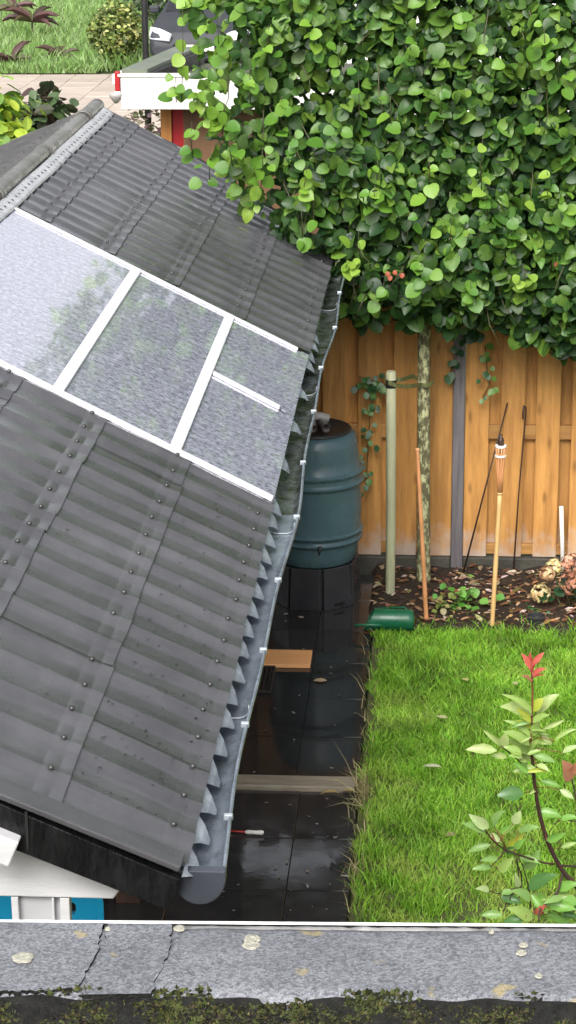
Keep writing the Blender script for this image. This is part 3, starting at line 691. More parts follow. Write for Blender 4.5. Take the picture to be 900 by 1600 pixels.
# ================================================================== WATER BUTT
BC = (-.672, 11.93, 0)
st = thing('butt_stand', 'black plastic octagonal stand under the green water butt', 'stand', BC)
def octa(r, z): return [(BC[0]+r*math.cos(math.radians(-90+12+45*k)), BC[1]+r*math.sin(math.radians(-90+12+45*k)), z) for k in range(8)]
ztop = .245
for k in range(8):
    a, b_ = octa(.272, 0)[k], octa(.272, 0)[(k+1)%8]; a2, b2 = octa(.256, ztop)[k], octa(.256, ztop)[(k+1)%8]
    A, B_, A2, B2 = Vector(a), Vector(b_), Vector(a2), Vector(b2); g = .012
    e_ = (B_-A).normalized()
    mb = MB(); mb.add([A+e_*g, B_-e_*g, B2-e_*g, A2+e_*g], [(0,1,2,3)])
    o_ = mb.build('side_panel', M['black_plastic'], st, solid=.02, bevel=.004, fix=False)
mb = MB(); mb.add(octa(.254, ztop-.005), [tuple(range(8))]); mb.add(octa(.24, .01) + octa(.238, ztop-.008), [(k,(k+1)%8,8+(k+1)%8,8+k) for k in range(8)])
mb.build('stand_core', M['black_plastic'], st)
A, B_ = Vector(octa(.272,0)[0]), Vector(octa(.272,0)[1]); e_ = (B_-A).normalized(); nn = Vector((e_.y, -e_.x, 0))
vb = MB()
for k in range(3):
    c = A + e_*(.08+.022*k) + nn*.003 + Vector((0,0,.03)); vb.tube([c, c+e_*.016], .007, 6)
vb.build('vent_slots', M['dark'], st)
wb = thing('water_butt', 'dark green ribbed plastic water butt beside the fence', 'water butt', (BC[0], BC[1], ztop))
prof = [(.01,.0),(.222,.0),(.232,.012),(.244,.07),(.252,.125),(.262,.135),(.266,.147),(.259,.158),(.2575,.166),(.2575,.172),(.266,.182),(.270,.194),(.263,.206),(.2625,.22),(.2665,.32),(.2655,.42),(.263,.475),(.2725,.486),(.275,.498),(.268,.508),(.2665,.516),(.2665,.54),(.2695,.548),(.271,.560),(.264,.572),(.258,.58),(.252,.64),(.243,.72),(.232,.765),(.214,.782),(.205,.785),(.01,.785)]
prof = [((q_[0] + (.008 if q_[0] in (.262,.266,.270,.2725,.275,.271,.2695) and q_[1] not in (.32,.42) else 0)), q_[1]*.962) for q_ in prof]
b_ = MB().lathe(prof, (BC[0],BC[1],ztop), 64).build('body', M['butt'], wb); smooth_by_angle(b_, 50)
lid = MB().lathe([(.01,.785),(.206,.785),(.210,.79),(.208,.80),(.196,.806),(.186,.802),(.18,.797),(.01,.797)], (BC[0],BC[1],ztop-.029), 48).build('lid', M['butt_lid'], wb); smooth_by_angle(lid, 40)
tp = gy(500, 857, BC[1]-.262); mb = MB(); mb.tube([(tp[0], tp[1]+.02, tp[2]), (tp[0], tp[1]-.02, tp[2])], .014, 10); mb.tube([(tp[0], tp[1]-.018, tp[2]+.012), (tp[0]-.004, tp[1]-.022, tp[2]-.03)], .006, 8)
mb.build('tap', M['black_plastic'], wb, smooth=True)
zt = ztop + .771
pf = thing('pipe_fitting', 'grey plastic pipe pieces lying on the water butt lid', 'pipe fitting', (BC[0], BC[1], zt))
c0 = gy(510, 664, BC[1]-.05); 
def hollow(mb, a, b_, r):
    a, b_ = Vector(a), Vector(b_); mb.tube([a, a+(b_-a)*.08, a+(b_-a)*.09, b_], [r*1.12, r*1.12, r, r], 14, cap=False); mb.tube([a, b_], [r*.88, r*.88], 14, cap=False)
mb = MB(); hollow(mb, (c0[0], BC[1]-.10, zt+.027), (c0[0]-.05, BC[1]+.07, zt+.03), .024); mb.build('pipe', M['pipe_grey'], pf, smooth=True)
mb = MB(); hollow(mb, (c0[0]-.075, BC[1]-.11, zt+.026), (c0[0]-.085, BC[1]+.05, zt+.03), .022); mb.build('pipe', M['pipe_grey'], pf, smooth=True)
mb = MB(); mb.tube([(c0[0]-.12, BC[1]+.0, zt+.055), (c0[0]-.04, BC[1]-.0, zt+.068), (c0[0]+.01, BC[1]+.01, zt+.05)], .024, 12); mb.build('elbow', M['pipe_grey'], pf, smooth=True)

# ================================================================== TREE
tr = thing('lime_tree', 'trained lime tree with dense green crown above the fence', 'tree', (-.03, 12.17, 0))
TX = float(gy(661, 890, 12.17)[0])
tp = [(TX+.004, 12.17, -.02),(TX+.002,12.17,.08),(TX,12.17,.4),(TX-.004,12.17,.9),(TX-.008,12.17,1.4),(TX-.01,12.18,1.9),(TX+.01,12.2,2.6),(TX,12.2,3.3),(TX+.02,12.2,5.2)]
mb = MB(); pts = []
mb.tube(tp, [.052,.042,.037,.036,.037,.037,.033,.026,.012], 14)
for i, v in enumerate(mb.v):
    nv_ = noise.noise((v[0]*30, v[1]*30, v[2]*14)); mb.v[i] = (v[0]+nv_*.003, v[1]+nv_*.003, v[2])
mb.build('trunk', M['bark'], tr, smooth=True)
for (z0, x1, z1) in ((1.75,-.45,1.95),(1.75,1.9,1.9),(2.3,-.95,2.5),(2.3,2.0,2.45),(2.85,-1.15,3.0),(2.85,2.0,3.0),(3.4,-1.15,3.6),(3.4,1.9,3.5),(3.9,-.9,4.1),(3.9,1.4,4.1),(4.5,-.7,4.7),(4.5,1.3,4.7)):
    mid = [(TX + (x1-TX)*t, 12.2 + .05*math.sin(t*5+z0), z0 + (z1-z0)*t + .04*math.sin(t*9+x1)) for t in (0,.2,.4,.6,.8,1)]
    MB().tube(mid, [.022,.02,.017,.014,.01,.005], 7).build('branch', M['twig'], tr, smooth=True)
# leaf shape: heart with folded midrib
LEAFP = [(0,0,0),(.20,-.02,.05),(.42,.10,.10),(.53,.32,.09),(.48,.56,.05),(.31,.80,.0),(.05,.95,-.10),(-.27,.83,.01),(-.47,.58,.06),(-.53,.34,.10),(-.43,.11,.09),(-.20,-.01,.05),(0,.33,.0),(0,.66,-.03)]
LEAFF = [(0,1,12),(1,2,12),(2,3,12),(3,4,13,12),(4,5,13),(5,6,13),(6,7,13),(7,8,13),(8,9,12,13),(9,10,12),(10,11,12),(11,0,12)]
LP = np.array(LEAFP); LPc = LP - np.array((0,.4,0))
def leaf_frame(d, nn):
    """d: tip direction, nn: face normal"""
    d = Vector(d).normalized(); nn = Vector(nn); nn = (nn - d*nn.dot(d)).normalized(); x = d.cross(nn)
    return Matrix((x, d, nn)).transposed()
def add_leaf(mb, pos, d, nn, s, col, curl=1.0):
    m3 = leaf_frame(d, nn); p_ = Vector([float(q) for q in pos])
    ux, bd, sk, un = random.uniform(.72,1.02), random.uniform(-.32,.12), random.uniform(-.14,.14), random.uniform(-.12,.12)
    mb.add([p_ + m3 @ Vector(((q[0]*ux*(1+un*q[0]) + sk*q[1]*q[1])*s, q[1]*s, (q[2]*curl + bd*q[1]*q[1])*s)) for q in LEAFP], LEAFF, 0, col)
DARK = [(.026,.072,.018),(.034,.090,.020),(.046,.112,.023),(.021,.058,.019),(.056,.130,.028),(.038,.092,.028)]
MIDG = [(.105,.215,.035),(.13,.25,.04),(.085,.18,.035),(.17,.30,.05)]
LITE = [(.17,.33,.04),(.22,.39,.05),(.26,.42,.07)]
def left_edge(z):                              # outline of the crown on its left side
    return float(np.interp(z, [1.4,1.62,1.9,2.2,2.45,2.75,3.3,4.0,5.2], [-.40,-.50,-.62,-.98,-1.20,-1.28,-1.36,-1.2,-.8])) + .10*noise.noise((z*4, 0, 3.)) + .06*noise.noise((z*13,0,5.))
def bottom_edge(x):
    return float(np.interp(x, [-1.6,-.7,-.5,-.2,.1,.35,.55,.8,1.2,2.2], [2.40,1.68,1.62,1.63,1.585,1.61,1.50,1.40,1.50,1.50])) + .06*noise.noise((x*6, 2., 0)) + .05*noise.noise((x*17, 4., 0))
def top_edge(x): return 5.5 + .25*noise.noise((x*1.5, 7., 0)) + .15*noise.noise((x*4, 1., 0)) - .55*max(0, -x-.1)
def project(p_):
    c = R.T @ (np.array(p_) - EYE); return 450 + F*c[0]/-c[2], 800 - F*c[1]/-c[2]
HOLES = [(492,146,7),(508,138,5),(524,142,8),(478,120,4),(540,92,9),(545,110,5),(716,92,7),(690,128,6),(712,60,3),(890,165,5),(345,150,7),(380,165,5),(362,140,5),(335,25,14),(322,60,8),(470,150,5),(800,265,4),(470,200,4),(455,300,4)]
def in_hole(p_):
    px, py = project(p_); return any((px-a)**2 + (py-b_)**2 < (h_*.8+6)**2 for a, b_, h_ in HOLES)
fol = MB(); parts_leaves = []
cnt = 0
while cnt < 21500:
    x = random.uniform(-1.7, 2.2); z = random.uniform(1.3, 5.8)
    if z < bottom_edge(x) or z > top_edge(x) or x < left_edge(z): continue
    if (x > 1.1 or z > 3.6) and random.random() < .5: continue
    if x < left_edge(z) + .35 and random.random() < .55: continue
    t = random.random()
    dens = noise.noise((x*2.6, 0, z*2.6))
    depth = .50 + .14*noise.noise((x*2.1, 5., z*2.1)) + .10*noise.noise((x*5, 1., z*5))
    yy = 12.2 - depth*(1 - t*t*1.5)
    if t > .8: yy = 12.2 + random.uniform(-.1,.45)
    ed = min(x - left_edge(z), z - bottom_edge(x))
    if ed < .25: yy = 12.15 + (yy-12.15)*(.45+.55*ed/.25)
    nn = (random.gauss(0,.55), -.70 + random.gauss(0,.35), .62 + random.gauss(0,.45))
    d = (random.gauss(0,.85), -.25 + random.gauss(0,.4), -.55 + random.gauss(0,.55))
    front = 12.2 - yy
    c = random.choice(DARK if random.random() < .74 - .25*max(0, front-.35)/.2 else MIDG)  # crown shade put into leaf colour: inner leaves darker, front ones lighter
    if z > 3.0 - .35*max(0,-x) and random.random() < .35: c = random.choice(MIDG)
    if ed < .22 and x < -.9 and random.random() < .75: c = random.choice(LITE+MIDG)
    if in_hole((x, yy, z)): continue
    s = random.choice((random.uniform(.03,.06), random.uniform(.055,.085), random.uniform(.07,.10)))
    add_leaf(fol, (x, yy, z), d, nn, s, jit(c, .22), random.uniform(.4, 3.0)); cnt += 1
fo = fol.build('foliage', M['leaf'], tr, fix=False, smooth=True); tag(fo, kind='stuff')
# young shoots with light leaves, every leaf its own piece
VAR = []
for c in LITE + [(.13,.28,.035),(.09,.22,.03),(.30,.46,.07)]:
    for cu in (.8, 1.8):
        mb = MB(); mb.add([(q[0]*.95, q[1], q[2]*cu) for q in LEAFP], LEAFF, 0, c); VAR.append(mb.mesh('leaf', M['leaf'], True, False))
nleaf = 0
def put_leaf(pos, d, nn, s, vi, parent=tr, name='leaf', mesh=None):
    global nleaf
    m3 = leaf_frame(d, nn).to_4x4() @ Matrix.Scale(s, 4); m3.translation = Vector([float(q) for q in pos]); nleaf += 1
    return inst(name, mesh or VAR[vi % len(VAR)], parent, None, matrix=m3)
SH = [(345,20,-10,70,1),(285,10,-8,150,3),(310,30,20,90,2),(275,120,5,40,1),(560,118,4,90,2),(610,150,8,60,2),(530,70,-10,60,1),(640,60,-12,40,1),(670,240,-8,60,3),(590,250,-10,60,2),(755,210,-12,90,3),(775,60,4,70,2),(730,10,-14,50,2),(850,40,-10,60,2),(870,80,14,60,1),(480,260,-22,60,3),(470,320,8,60,1),(560,355,14,50,3),(585,290,4,40,1),(705,345,4,50,2),(660,410,-6,30,1),(855,265,-8,60,3),(885,300,10,40,2),(820,420,10,30,3),(545,410,-24,10,3),(350,150,-14,60,1),(390,90,6,80,2),(420,40,-10,60,2),(440,150,10,60,1),(330,240,-10,50,2),(360,210,18,50,1),(300,190,10,60,2),(490,30,10,60,2),(520,170,-16,60,0),(640,330,-16,60,0),(760,300,10,50,0),(840,140,12,60,1),(690,130,-8,60,0),(460,210,12,50,0),(410,230,-10,60,1),(800,340,-14,50,0),(735,440,10,40,0),(600,440,-10,30,0)]
for (px, py, dx, dy, br) in SH:
    tw = MB()
    dep = 12.2 - .56 - random.uniform(0, .10)
    if px < 340: dep = 12.1 - random.uniform(0,.2)
    A = gy(px+dx*.2, py+dy, dep+.06); B_ = gy(px, py, dep-.04)
    tw.tube([A, (A+B_)/2 + np.array((random.uniform(-.01,.01),-.02,.0)), B_], [.003,.0025,.0015], 5); tw.build('shoot', M['twig'], tr, smooth=True)
    n_ = random.choice((5,6,7,8))
    for i in range(n_):
        if nleaf >= 285: break
        t = (i+.3)/n_; q = A + (B_-A)*t + np.array((random.uniform(-.015,.015), -.01, random.uniform(-.01,.01))); sd_ = 1 if i % 2 else -1
        if random.random() < .18: continue
        q = q + np.array((random.gauss(0,.03), random.gauss(0,.02), random.gauss(0,.02)))
        s = random.uniform(.06,.10)*(1 - .35*t)
        vi = random.choice({0:[6,7,8,9],1:[0,1,6,7,8],2:[2,3,0,1,6],3:[4,5,10,11,2,3]}[br]) 
        if t < .35 and br < 3: vi = random.choice([8,9,6,7])
        put_leaf(q, (sd_*.6+random.gauss(0,.5), -.35+random.gauss(0,.3), -.35+random.gauss(0,.5)), (random.gauss(0,.5), -.6+random.gauss(0,.3), .8), s, vi)
redm = MB(); redm.add([(q[0]*.9, q[1], q[2]*2) for q in LEAFP], LEAFF, 0, (.45,.10,.05)); redm = redm.mesh('red_leaf', M['leaf'], True, False)
for (px, py) in ((603,426),(614,424),(628,427),(609,431),(868,409)):
    o_ = put_leaf(gy(px, py, 11.70), (random.gauss(0,.5),-.3,-.6), (0,-.7,.6), .030, 0, mesh=redm); o_['label'] = 'small orange-red leaf'
# thin outer twigs of the crown
for i in range(46):
    px, py = random.uniform(300, 890), random.uniform(10, 480)
    A = gy(px, py, 11.72); x_, z_ = float(A[0]), float(A[2])
    if x_ < left_edge(z_)+.1 or z_ < bottom_edge(x_)+.1: continue
    B_ = A + np.array((random.uniform(-.12,.12), -random.uniform(.02,.08), -random.uniform(.10,.28)))
    MB().tube([A + np.array((0,.25,.06)), A, (A+B_)/2 + np.array((random.uniform(-.02,.02),0,0)), B_], [.005,.004,.003,.0015], 5).build('twig', M['twig'], tr, smooth=True)
# hanging seed bracts (pale)
for i in range(9):
    px, py = random.choice([(705,100),(735,140),(855,110),(800,40),(720,360),(520,180),(350,110),(835,200),(660,190)])
    put_leaf(gy(px+random.uniform(-8,8), py+random.uniform(-8,8), 11.58), (random.gauss(0,.2),-.2,-1), (.5,-.8,.3), .04, 4)

# ================================================================== THINGS IN THE BED
def bedz2(x, y): return bedz(x, y) - .03
q = gz(610, 931, .02); stk = thing('tree_stake', 'pale green-grey round wooden stake tied to the tree trunk', 'stake', (q[0], q[1], 0))
top = gy(611, 580, q[1]); mb = MB(); mb.tube([(q[0]-.002, q[1], -.05), (q[0], q[1], .6), (top[0], q[1], top[2]-.006), (top[0], q[1], top[2])], [.0275,.0275,.0285,.024], 16)
smooth_by_angle(mb.build('pole', M['stake'], stk), 50)
zt_ = float(gy(611, 600, q[1])[2])
MB().lathe([(.0295,-.02),(.031,-.015),(.031,.022),(.0295,.026)], (top[0], q[1], zt_), 16, cap=False).build('collar', M['rubber'], stk, smooth=True, solid=.003)
ts = thing('tree_tie', 'olive strap looped between wooden stake and tree trunk', 'strap', (top[0], q[1], zt_))
def band(mb, pts, hh):
    vs = []; 
    for p_ in pts: vs += [(p_[0], p_[1], p_[2]-hh), (p_[0], p_[1], p_[2]+hh)]
    mb.add(vs, [(2*i, 2*i+2, 2*i+3, 2*i+1) for i in range(len(pts)-1)])
mb = MB(); sx, sy = top[0], q[1]
band(mb, [(sx-.034, sy, zt_+.02), (sx-.01, sy-.036, zt_+.015), (sx+.03, sy-.032, zt_+.0), (sx+.09, sy+.06, zt_-.03), (TX-.02, 12.118, zt_-.06), (TX+.01, 12.115, zt_-.065), (TX+.046, 12.15, zt_-.055), (TX+.05,12.18,zt_-.05)], .012)
mb.build('strap', M['strap'], ts, solid=.004)
mb = MB(); band(mb, [(sx-.034, sy, zt_+.03), (sx, sy+.035, zt_+.03), (sx+.05, sy+.05, zt_+.01), (TX-.07, 12.16, zt_-.02), (TX-.044, 12.19, zt_-.045), (TX, 12.225, zt_-.05)], .012); mb.build('strap', M['strap'], ts, solid=.004)

def rod(name, label, cat, a, b_, r0, r1, m, n=10, nodes=0):
    mb = MB(); a = np.array(a, float); b_ = np.array(b_, float); pts = []; rr = []
    if nodes:
        for i in range(nodes+1):
            for (dt, k_) in ((-.012,1.0),(0,1.18),(.012,1.0)):
                t = min(max(i/nodes + dt, 0), 1)
                if pts and t*1 <= rr[-1][0]: continue
                pts.append(a+(b_-a)*t); rr.append((t, (r0+(r1-r0)*t)*k_))
        rad = [q_[1] for q_ in rr]
    else: pts = [a, (a+b_)/2, b_]; rad = [r0,(r0+r1)/2,r1]
    mb.tube(pts, rad, n); return tag(mb.build(name, M[m], smooth=True), label, cat)
a = gz(667, 976, .0); b_ = gy(652, 700, a[1]+.05); rod('garden_cane', 'short red-brown bamboo cane leaning before the mossy trunk', 'cane', a + np.array((0,0,-.03)), b_, .0135, .011, 'cane', nodes=5)
a = gz(725, 890, .05); a = gy(724, 890, 12.36); b_ = gy(793, 630, 12.385); rod('metal_rod', 'thin dark rod leaning diagonally on the fence behind the torch', 'rod', (a[0], 12.30, .03), (b_[0], 12.395, b_[2]), .006, .004, 'metal_dark')
hk = MB(); a = gy(802, 892, 12.33); b_ = gy(822, 640, 12.39); c_ = gy(819, 634, 12.385); d_ = gy(817, 655, 12.38)
hk.tube([(a[0],12.31,.03), ((a[0]+b_[0])/2-.004,12.36,(a[2]+b_[2])/2), (b_[0],12.395,b_[2]), (b_[0]-.004,12.395,b_[2]+.015), (c_[0],12.393,c_[2]), (d_[0],12.388,d_[2]+.03), d_ ], [.005,.004,.0045,.005,.0055,.006,.005], 8)
tag(hk.build('hooked_rod', M['metal_dark'], smooth=True), 'thin dark rod with hooked top against the fence', 'rod')
a = gy(880, 880, 12.36); b_ = gy(877, 791, 12.37); rod('white_pipe', 'white plastic pipe standing upright behind the hydrangea', 'pipe', (a[0], 12.36, .0), b_, .0125, .0125, 'white_plastic', 12)
# torch
a = gz(768, 986, 0.0); tx = thing('garden_torch', 'bamboo garden torch with open basket top in the flower bed', 'torch', a)
TY = a[1]; P_ = lambda x, y: gy(x, y, TY + .06*(986-y)/300)
mb = MB(); bb, tt = P_(768, 986), P_(781, 772); bb = bb + np.array((0,0,-.03))
pts = []; rad = []
for i in range(13):
    pts.append(bb+(tt-bb)*i/12); rad.append(.0125 if i % 3 else .0138)
mb.tube(pts, rad, 12); mb.build('pole', M['bamboo'], tx, smooth=True)
rg = P_(781, 771); MB().lathe([(.014,-.006),(.016,-.006),(.016,.006),(.014,.006)], rg, 14).build('binding', M['bamboo'], tx, smooth=True)
c1, c2, c3 = P_(782, 712), P_(782.5, 697), P_(783, 684)
for k in range(9):
    an = k*2*math.pi/9; e = np.array((math.cos(an), math.sin(an), 0)); m_ = MB()
    m_.tube([tt + e*.009, tt+(c1-tt)*.5 + e*.014, c1 + e*.023, c2 + e*.025], .0058, 6); m_.build('strip', M['cane'], tx, smooth=True)
for c in (c1, c2): MB().lathe([(.024,-.005),(.031,-.005),(.031,.005),(.024,.005)], c, 18).build('basket_ring', M['white_plastic'], tx, smooth=False)
mb = MB().lathe([(.014,-.035),(.016,0),(.018,.03),(.013,.045),(.008,.05),(.007,.066)], (c2[0], c2[1], c2[2]), 14); mb.build('oil_can', M['metal_dark'], tx, smooth=True)

# hydrangea
hy = thing('hydrangea', 'hydrangea with faded tan and cream flower heads by the fence', 'hydrangea', (gz(890, 965)[0]+.02, 11.75, 0))
HB = Vector((hy.location.x, 11.75, .0))
HCOL = {'cream': [(.62,.55,.27),(.55,.42,.22),(.66,.60,.36)], 'tan': [(.50,.31,.19),(.58,.40,.24),(.36,.20,.11)], 'pink': [(.56,.28,.20),(.60,.36,.25),(.42,.20,.13)]}
for (px, py, r, kind) in ((845,927,.055,'cream'),(866,886,.048,'cream'),(855,897,.042,'tan'),(892,880,.055,'pink'),(892,911,.068,'pink'),(906,955,.06,'pink'),(915,895,.06,'tan'),(930,930,.065,'pink'),(940,870,.06,'tan'),(960,910,.06,'cream')):
    c = Vector(list(map(float, gy(px, py, 11.70 + random.uniform(-.06,.06))))); mb = MB()
    for i in range(85):
        u = Vector((random.gauss(0,1), random.gauss(0,1), random.gauss(0,1))).normalized()
        if u.z < -.75: continue
        t1 = u.orthogonal().normalized(); t1 = (Matrix.Rotation(random.uniform(0,6.28),3,u) @ t1); t2 = u.cross(t1); col = tuple(1.3*v_ for v_ in jit(random.choice(HCOL[kind]), .2)); q_ = c + u*r*random.uniform(.82,1.08); s = random.uniform(.010,.016)
        mb.add([q_+u*.004, q_+t1*s, q_+(t1+t2)*s*.6+u*.003, q_+t2*s, q_-t1*s, q_-(t1+t2)*s*.6+u*.003, q_-t2*s, q_-t1*s*.5+t2*s*.5], [(0,1,2,3),(0,3,7,4),(0,4,5,6),(0,6,1)], 0, col)
    mb.build('flower_head', M['petal'], hy, fix=False)
    MB().tube([HB + Vector((random.uniform(-.05,.05), random.uniform(-.03,.05), -.02)), (HB+c)/2 + Vector((random.uniform(-.03,.03),.02,.03)), c], [.005,.004,.003], 6).build('stem', M['twig'], hy, smooth=True)
OVAL = [(0,0,0),(.20,.2,.05),(.27,.45,.06),(.19,.75,.04),(0,1,-.05),(-.19,.75,.04),(-.27,.45,.06),(-.20,.2,.05),(0,.35,0),(0,.7,0)]
OVALF = [(0,1,8),(1,2,8),(2,3,9,8),(3,4,9),(4,5,9),(5,6,8,9),(6,7,8),(7,0,8)]
def oval_mesh(name, col, m, wid=1.0, cu=1.0):
    mb = MB(); mb.add([(q_[0]*wid, q_[1], q_[2]*cu) for q_ in OVAL], OVALF, 0, col); return mb.mesh(name, M[m], True, False)
hl = [oval_mesh('leaf', c, 'hleaf', 1.5) for c in ((.02,.075,.03),(.03,.10,.035),(.05,.13,.04),(.015,.05,.025))]
for i in range(46):
    px, py = random.uniform(848, 990), random.uniform(888, 968)
    q_ = gy(px, py, 11.74+random.uniform(-.05,.1)); put_leaf(q_, (random.gauss(0,.7), -.5, -.3+random.gauss(0,.4)), (random.gauss(0,.4),-.5,.8), random.uniform(.05,.085), 0, hy, 'leaf', random.choice(hl))

def small_plant(name, label, cat, px, py, Y, w_, h_, n, cols, size, wid=1.6, flat=.5, shape='oval', zlo=.03):
    c = gy(px, py, Y); t_ = thing(name, label, cat, (c[0], Y, 0))
    ms = [oval_mesh('leaf', col, 'hleaf', wid) for col in cols]; st_ = MB()
    for i in range(n):
        x = c[0] + random.gauss(0, w_/2.4); z = max(zlo, c[2] + random.gauss(0, h_/2.4)); yy = Y + random.gauss(0, .04)
        d = Vector(((x-c[0])*4+random.gauss(0,.3), -.5, random.gauss(-.1,.3)))
        put_leaf((x, yy, z), d, (random.gauss(0,.3), -.45, .9), size*random.uniform(.7,1.25), 0, t_, 'leaf', random.choice(ms))
        if i % 2 == 0: st_.tube([(c[0]+random.uniform(-.02,.02), Y, 0), ((x+c[0])/2, (yy+Y)/2+.01, z*.6), (x, yy, z)], .0022, 5)
    st_.build('stems', M['twig'], t_); return t_
small_plant('leafy_plant', 'bright green leafy perennial between brown cane and torch', 'plant', 718, 934, 11.72, .13, .16, 42, ((.12,.34,.05),(.17,.42,.07),(.09,.27,.04),(.22,.46,.1)), .055)
small_plant('ground_cover', 'low dark green creeping plant right of the torch', 'plant', 792, 955, 11.78, .14, .09, 34, ((.03,.12,.05),(.05,.16,.06),(.04,.10,.04)), .032, 1.9)
small_plant('seedling', 'yellowing small plant at the foot of the brown cane', 'plant', 690, 945, 11.62, .08, .1, 16, ((.24,.30,.08),(.36,.30,.12),(.18,.26,.06)), .04)
small_plant('ground_cover', 'small fringe of leaves between torch and hydrangea', 'plant', 822, 968, 11.66, .12, .05, 18, ((.04,.13,.05),(.10,.20,.06),(.05,.1,.04)), .03, 1.8)
def vine(name, label, path, n, cols, size):
    pts = [gy(x, y, FY - .035) for x, y in path]; t_ = thing(name, label, 'climber', pts[0])
    MB().tube(pts, .003, 6).build('stem', M['twig'], t_, smooth=True); ms = [oval_mesh('leaf', c, 'hleaf', 1.7) for c in cols]
    for i in range(n):
        t = random.random()*(len(pts)-1); k_ = int(t); q_ = pts[k_] + (pts[k_+1]-pts[k_])*(t-k_) + np.array((random.gauss(0,.025), -.02-random.random()*.04, random.gauss(0,.02)))
        put_leaf(q_, (random.gauss(0,.6), -.3, -.6), (random.gauss(0,.3),-.8,.5), size*random.uniform(.6,1.2), 0, t_, 'leaf', random.choice(ms))
IV = ((.035,.11,.035),(.06,.17,.05),(.03,.09,.03),(.12,.26,.06))
vine('climbing_plant', 'thin climber with small leaves on boards behind the water butt', [(572,760),(575,700),(578,650),(585,610),(560,588),(600,600),(612,605)], 62, IV, .042)
vine('climbing_plant', 'small leafy sprig on the boards right of the grey post', [(755,620),(765,600),(760,570),(758,540)], 16, ((.12,.26,.05),(.05,.14,.04),(.16,.32,.06)), .045)
vine('climbing_plant', 'dark leaves beside the top of the grey fence post', [(700,590),(712,560),(730,520),(745,515)], 20, ((.025,.08,.03),(.035,.1,.03)), .06)
# long stem crossing bed
MB().tube([gz(683,895,.06), gz(700,920,.05)+np.array((0,0,.04)), gz(722,940,.03)], .004, 6)
o_ = MB().tube([gy(682,893,12.0), gy(700,912,11.95), gy(718,938,11.9), gy(712,970,11.6)], [.005,.005,.004,.003], 6).build('twig', M['metal_dark'], smooth=True); tag(o_, 'dark bent twig arching over the bright green plant', 'twig')

# green watering can lying on its side
wc0 = gz(612, 990, .0); wc = thing('watering_can', 'dark green plastic watering can lying on its side at the lawn corner', 'watering can', (wc0[0], wc0[1], 0))
xa, xb = float(gy(577, 975, wc0[1])[0]), float(gy(646, 975, wc0[1])[0]); r_ = .062; yc_, zc_ = wc0[1]+.02, r_+.004
mb = MB(); n_ = 28; vs = []
for (x_, rr) in ((xa+.035,r_*.80),(xa,r_*.92),(xa-.002,r_*1.0),(xa+.02,r_*1.02),(xa+.07,r_*1.0),(xb-.03,r_*1.0),(xb-.01,r_*.96),(xb,r_*.84),(xb+.002,.004)):
    for k in range(n_):
        an = 2*math.pi*k/n_; tilt = (x_-xa)*0
        xx = x_ + (.03*math.sin(an) if rr > .01 and x_ < xa+.03 else 0)
        vs.append((xx, yc_+rr*math.cos(an), zc_+rr*math.sin(an)+.008))
fs = [(i*n_+k, i*n_+(k+1)%n_, (i+1)*n_+(k+1)%n_, (i+1)*n_+k) for i in range(8) for k in range(n_)]
o_ = mb.add(vs, fs).build('body', M['green_plastic'], wc); smooth_by_angle(o_, 45)
MB().lathe([(.001,0),(r_*.8,0)], (0,0,0), 20, cap=False)
mb = MB(); mb.tube([(xa+.034, yc_, zc_+.006),(xa+.036, yc_, zc_+.006)], [r_*.8, r_*.8], 20); mb.build('inside', M['dark'], wc)
sp = gy(557, 977, wc0[1]-.05); mb = MB(); mb.tube([(xa+.07, yc_-r_*.95, zc_-.004), (xa+.02, yc_-r_*1.05, zc_+.0), (xa-.05, yc_-r_*1.0, zc_-.002), (sp[0]-.01, yc_-r_*.9, zc_-.006)], [.010,.009,.0075,.007], 10); mb.build('spout', M['green_plastic'], wc, smooth=True)
mb = MB(); mb.tube([(xb-.02, yc_, zc_+r_*.9), (xb-.05, yc_+.03, zc_+r_*1.15),(xa+.03, yc_+.03, zc_+r_*1.0)], .006, 8); mb.build('handle', M['green_plastic'], wc, smooth=True)
# dark pot rim at the lawn edge
q = gz(838, 985, .0); o_ = MB().lathe([(.02,.0),(.045,.0),(.052,.06),(.056,.062),(.056,.07),(.049,.07),(.046,.05),(.01,.045)], (q[0], q[1]+.05, 0), 24).build('plant_pot', M['black_plastic']); smooth_by_angle(o_, 40); tag(o_, 'small black plastic pot sunk at the lawn edge', 'pot')

# ================================================================== THINGS ON THE SLABS
A, B_ = gz(405, 1038, .02), gz(488, 1016, .02)
o_ = MB().box((A[0]-.12, A[1], .0015), (B_[0], B_[1], .022)).build('plank', M['new_wood'], bevel=.003); tag(o_, 'short clean orange wood plank lying on the black slabs', 'plank')
A, B_ = gz(392, 1084, 0), gz(431, 1043, 0); dr = thing('floor_drain', 'black slotted drain grate below the orange plank', 'drain', ((A[0]+B_[0])/2, (A[1]+B_[1])/2, .002))
x0, x1, y0, y1 = A[0]-.05, B_[0], A[1], B_[1]-.01
mb = MB(); ring = [(x0,y0),(x1,y0),(x1,y1),(x0,y1)]
for (a0,a1,b0,b1) in ((x0,x1,y0,y0+.018),(x0,x1,y1-.018,y1),(x0,x0+.012,y0+.018,y1-.018),(x1-.012,x1,y0+.018,y1-.018)): mb.box((a0,b0,.002),(a1,b1,.016))
mb.build('frame', M['cast'], dr, bevel=.002)
nbar = 6
for i in range(nbar):
    xx = x0+.022+(x1-x0-.044)*i/(nbar-1); MB().box((xx-.006, y0+.019, .002), (xx+.006, y1-.019, .013)).build('bar', M['cast'], dr, bevel=.002)
a, b_, c_ = gz(347, 1297, .012), gz(383, 1300, .012), gz(412, 1301, .012); sc = thing('screwdriver', 'screwdriver with red shaft and clear white handle on the slabs', 'screwdriver', b_*np.array((1,1,0)))
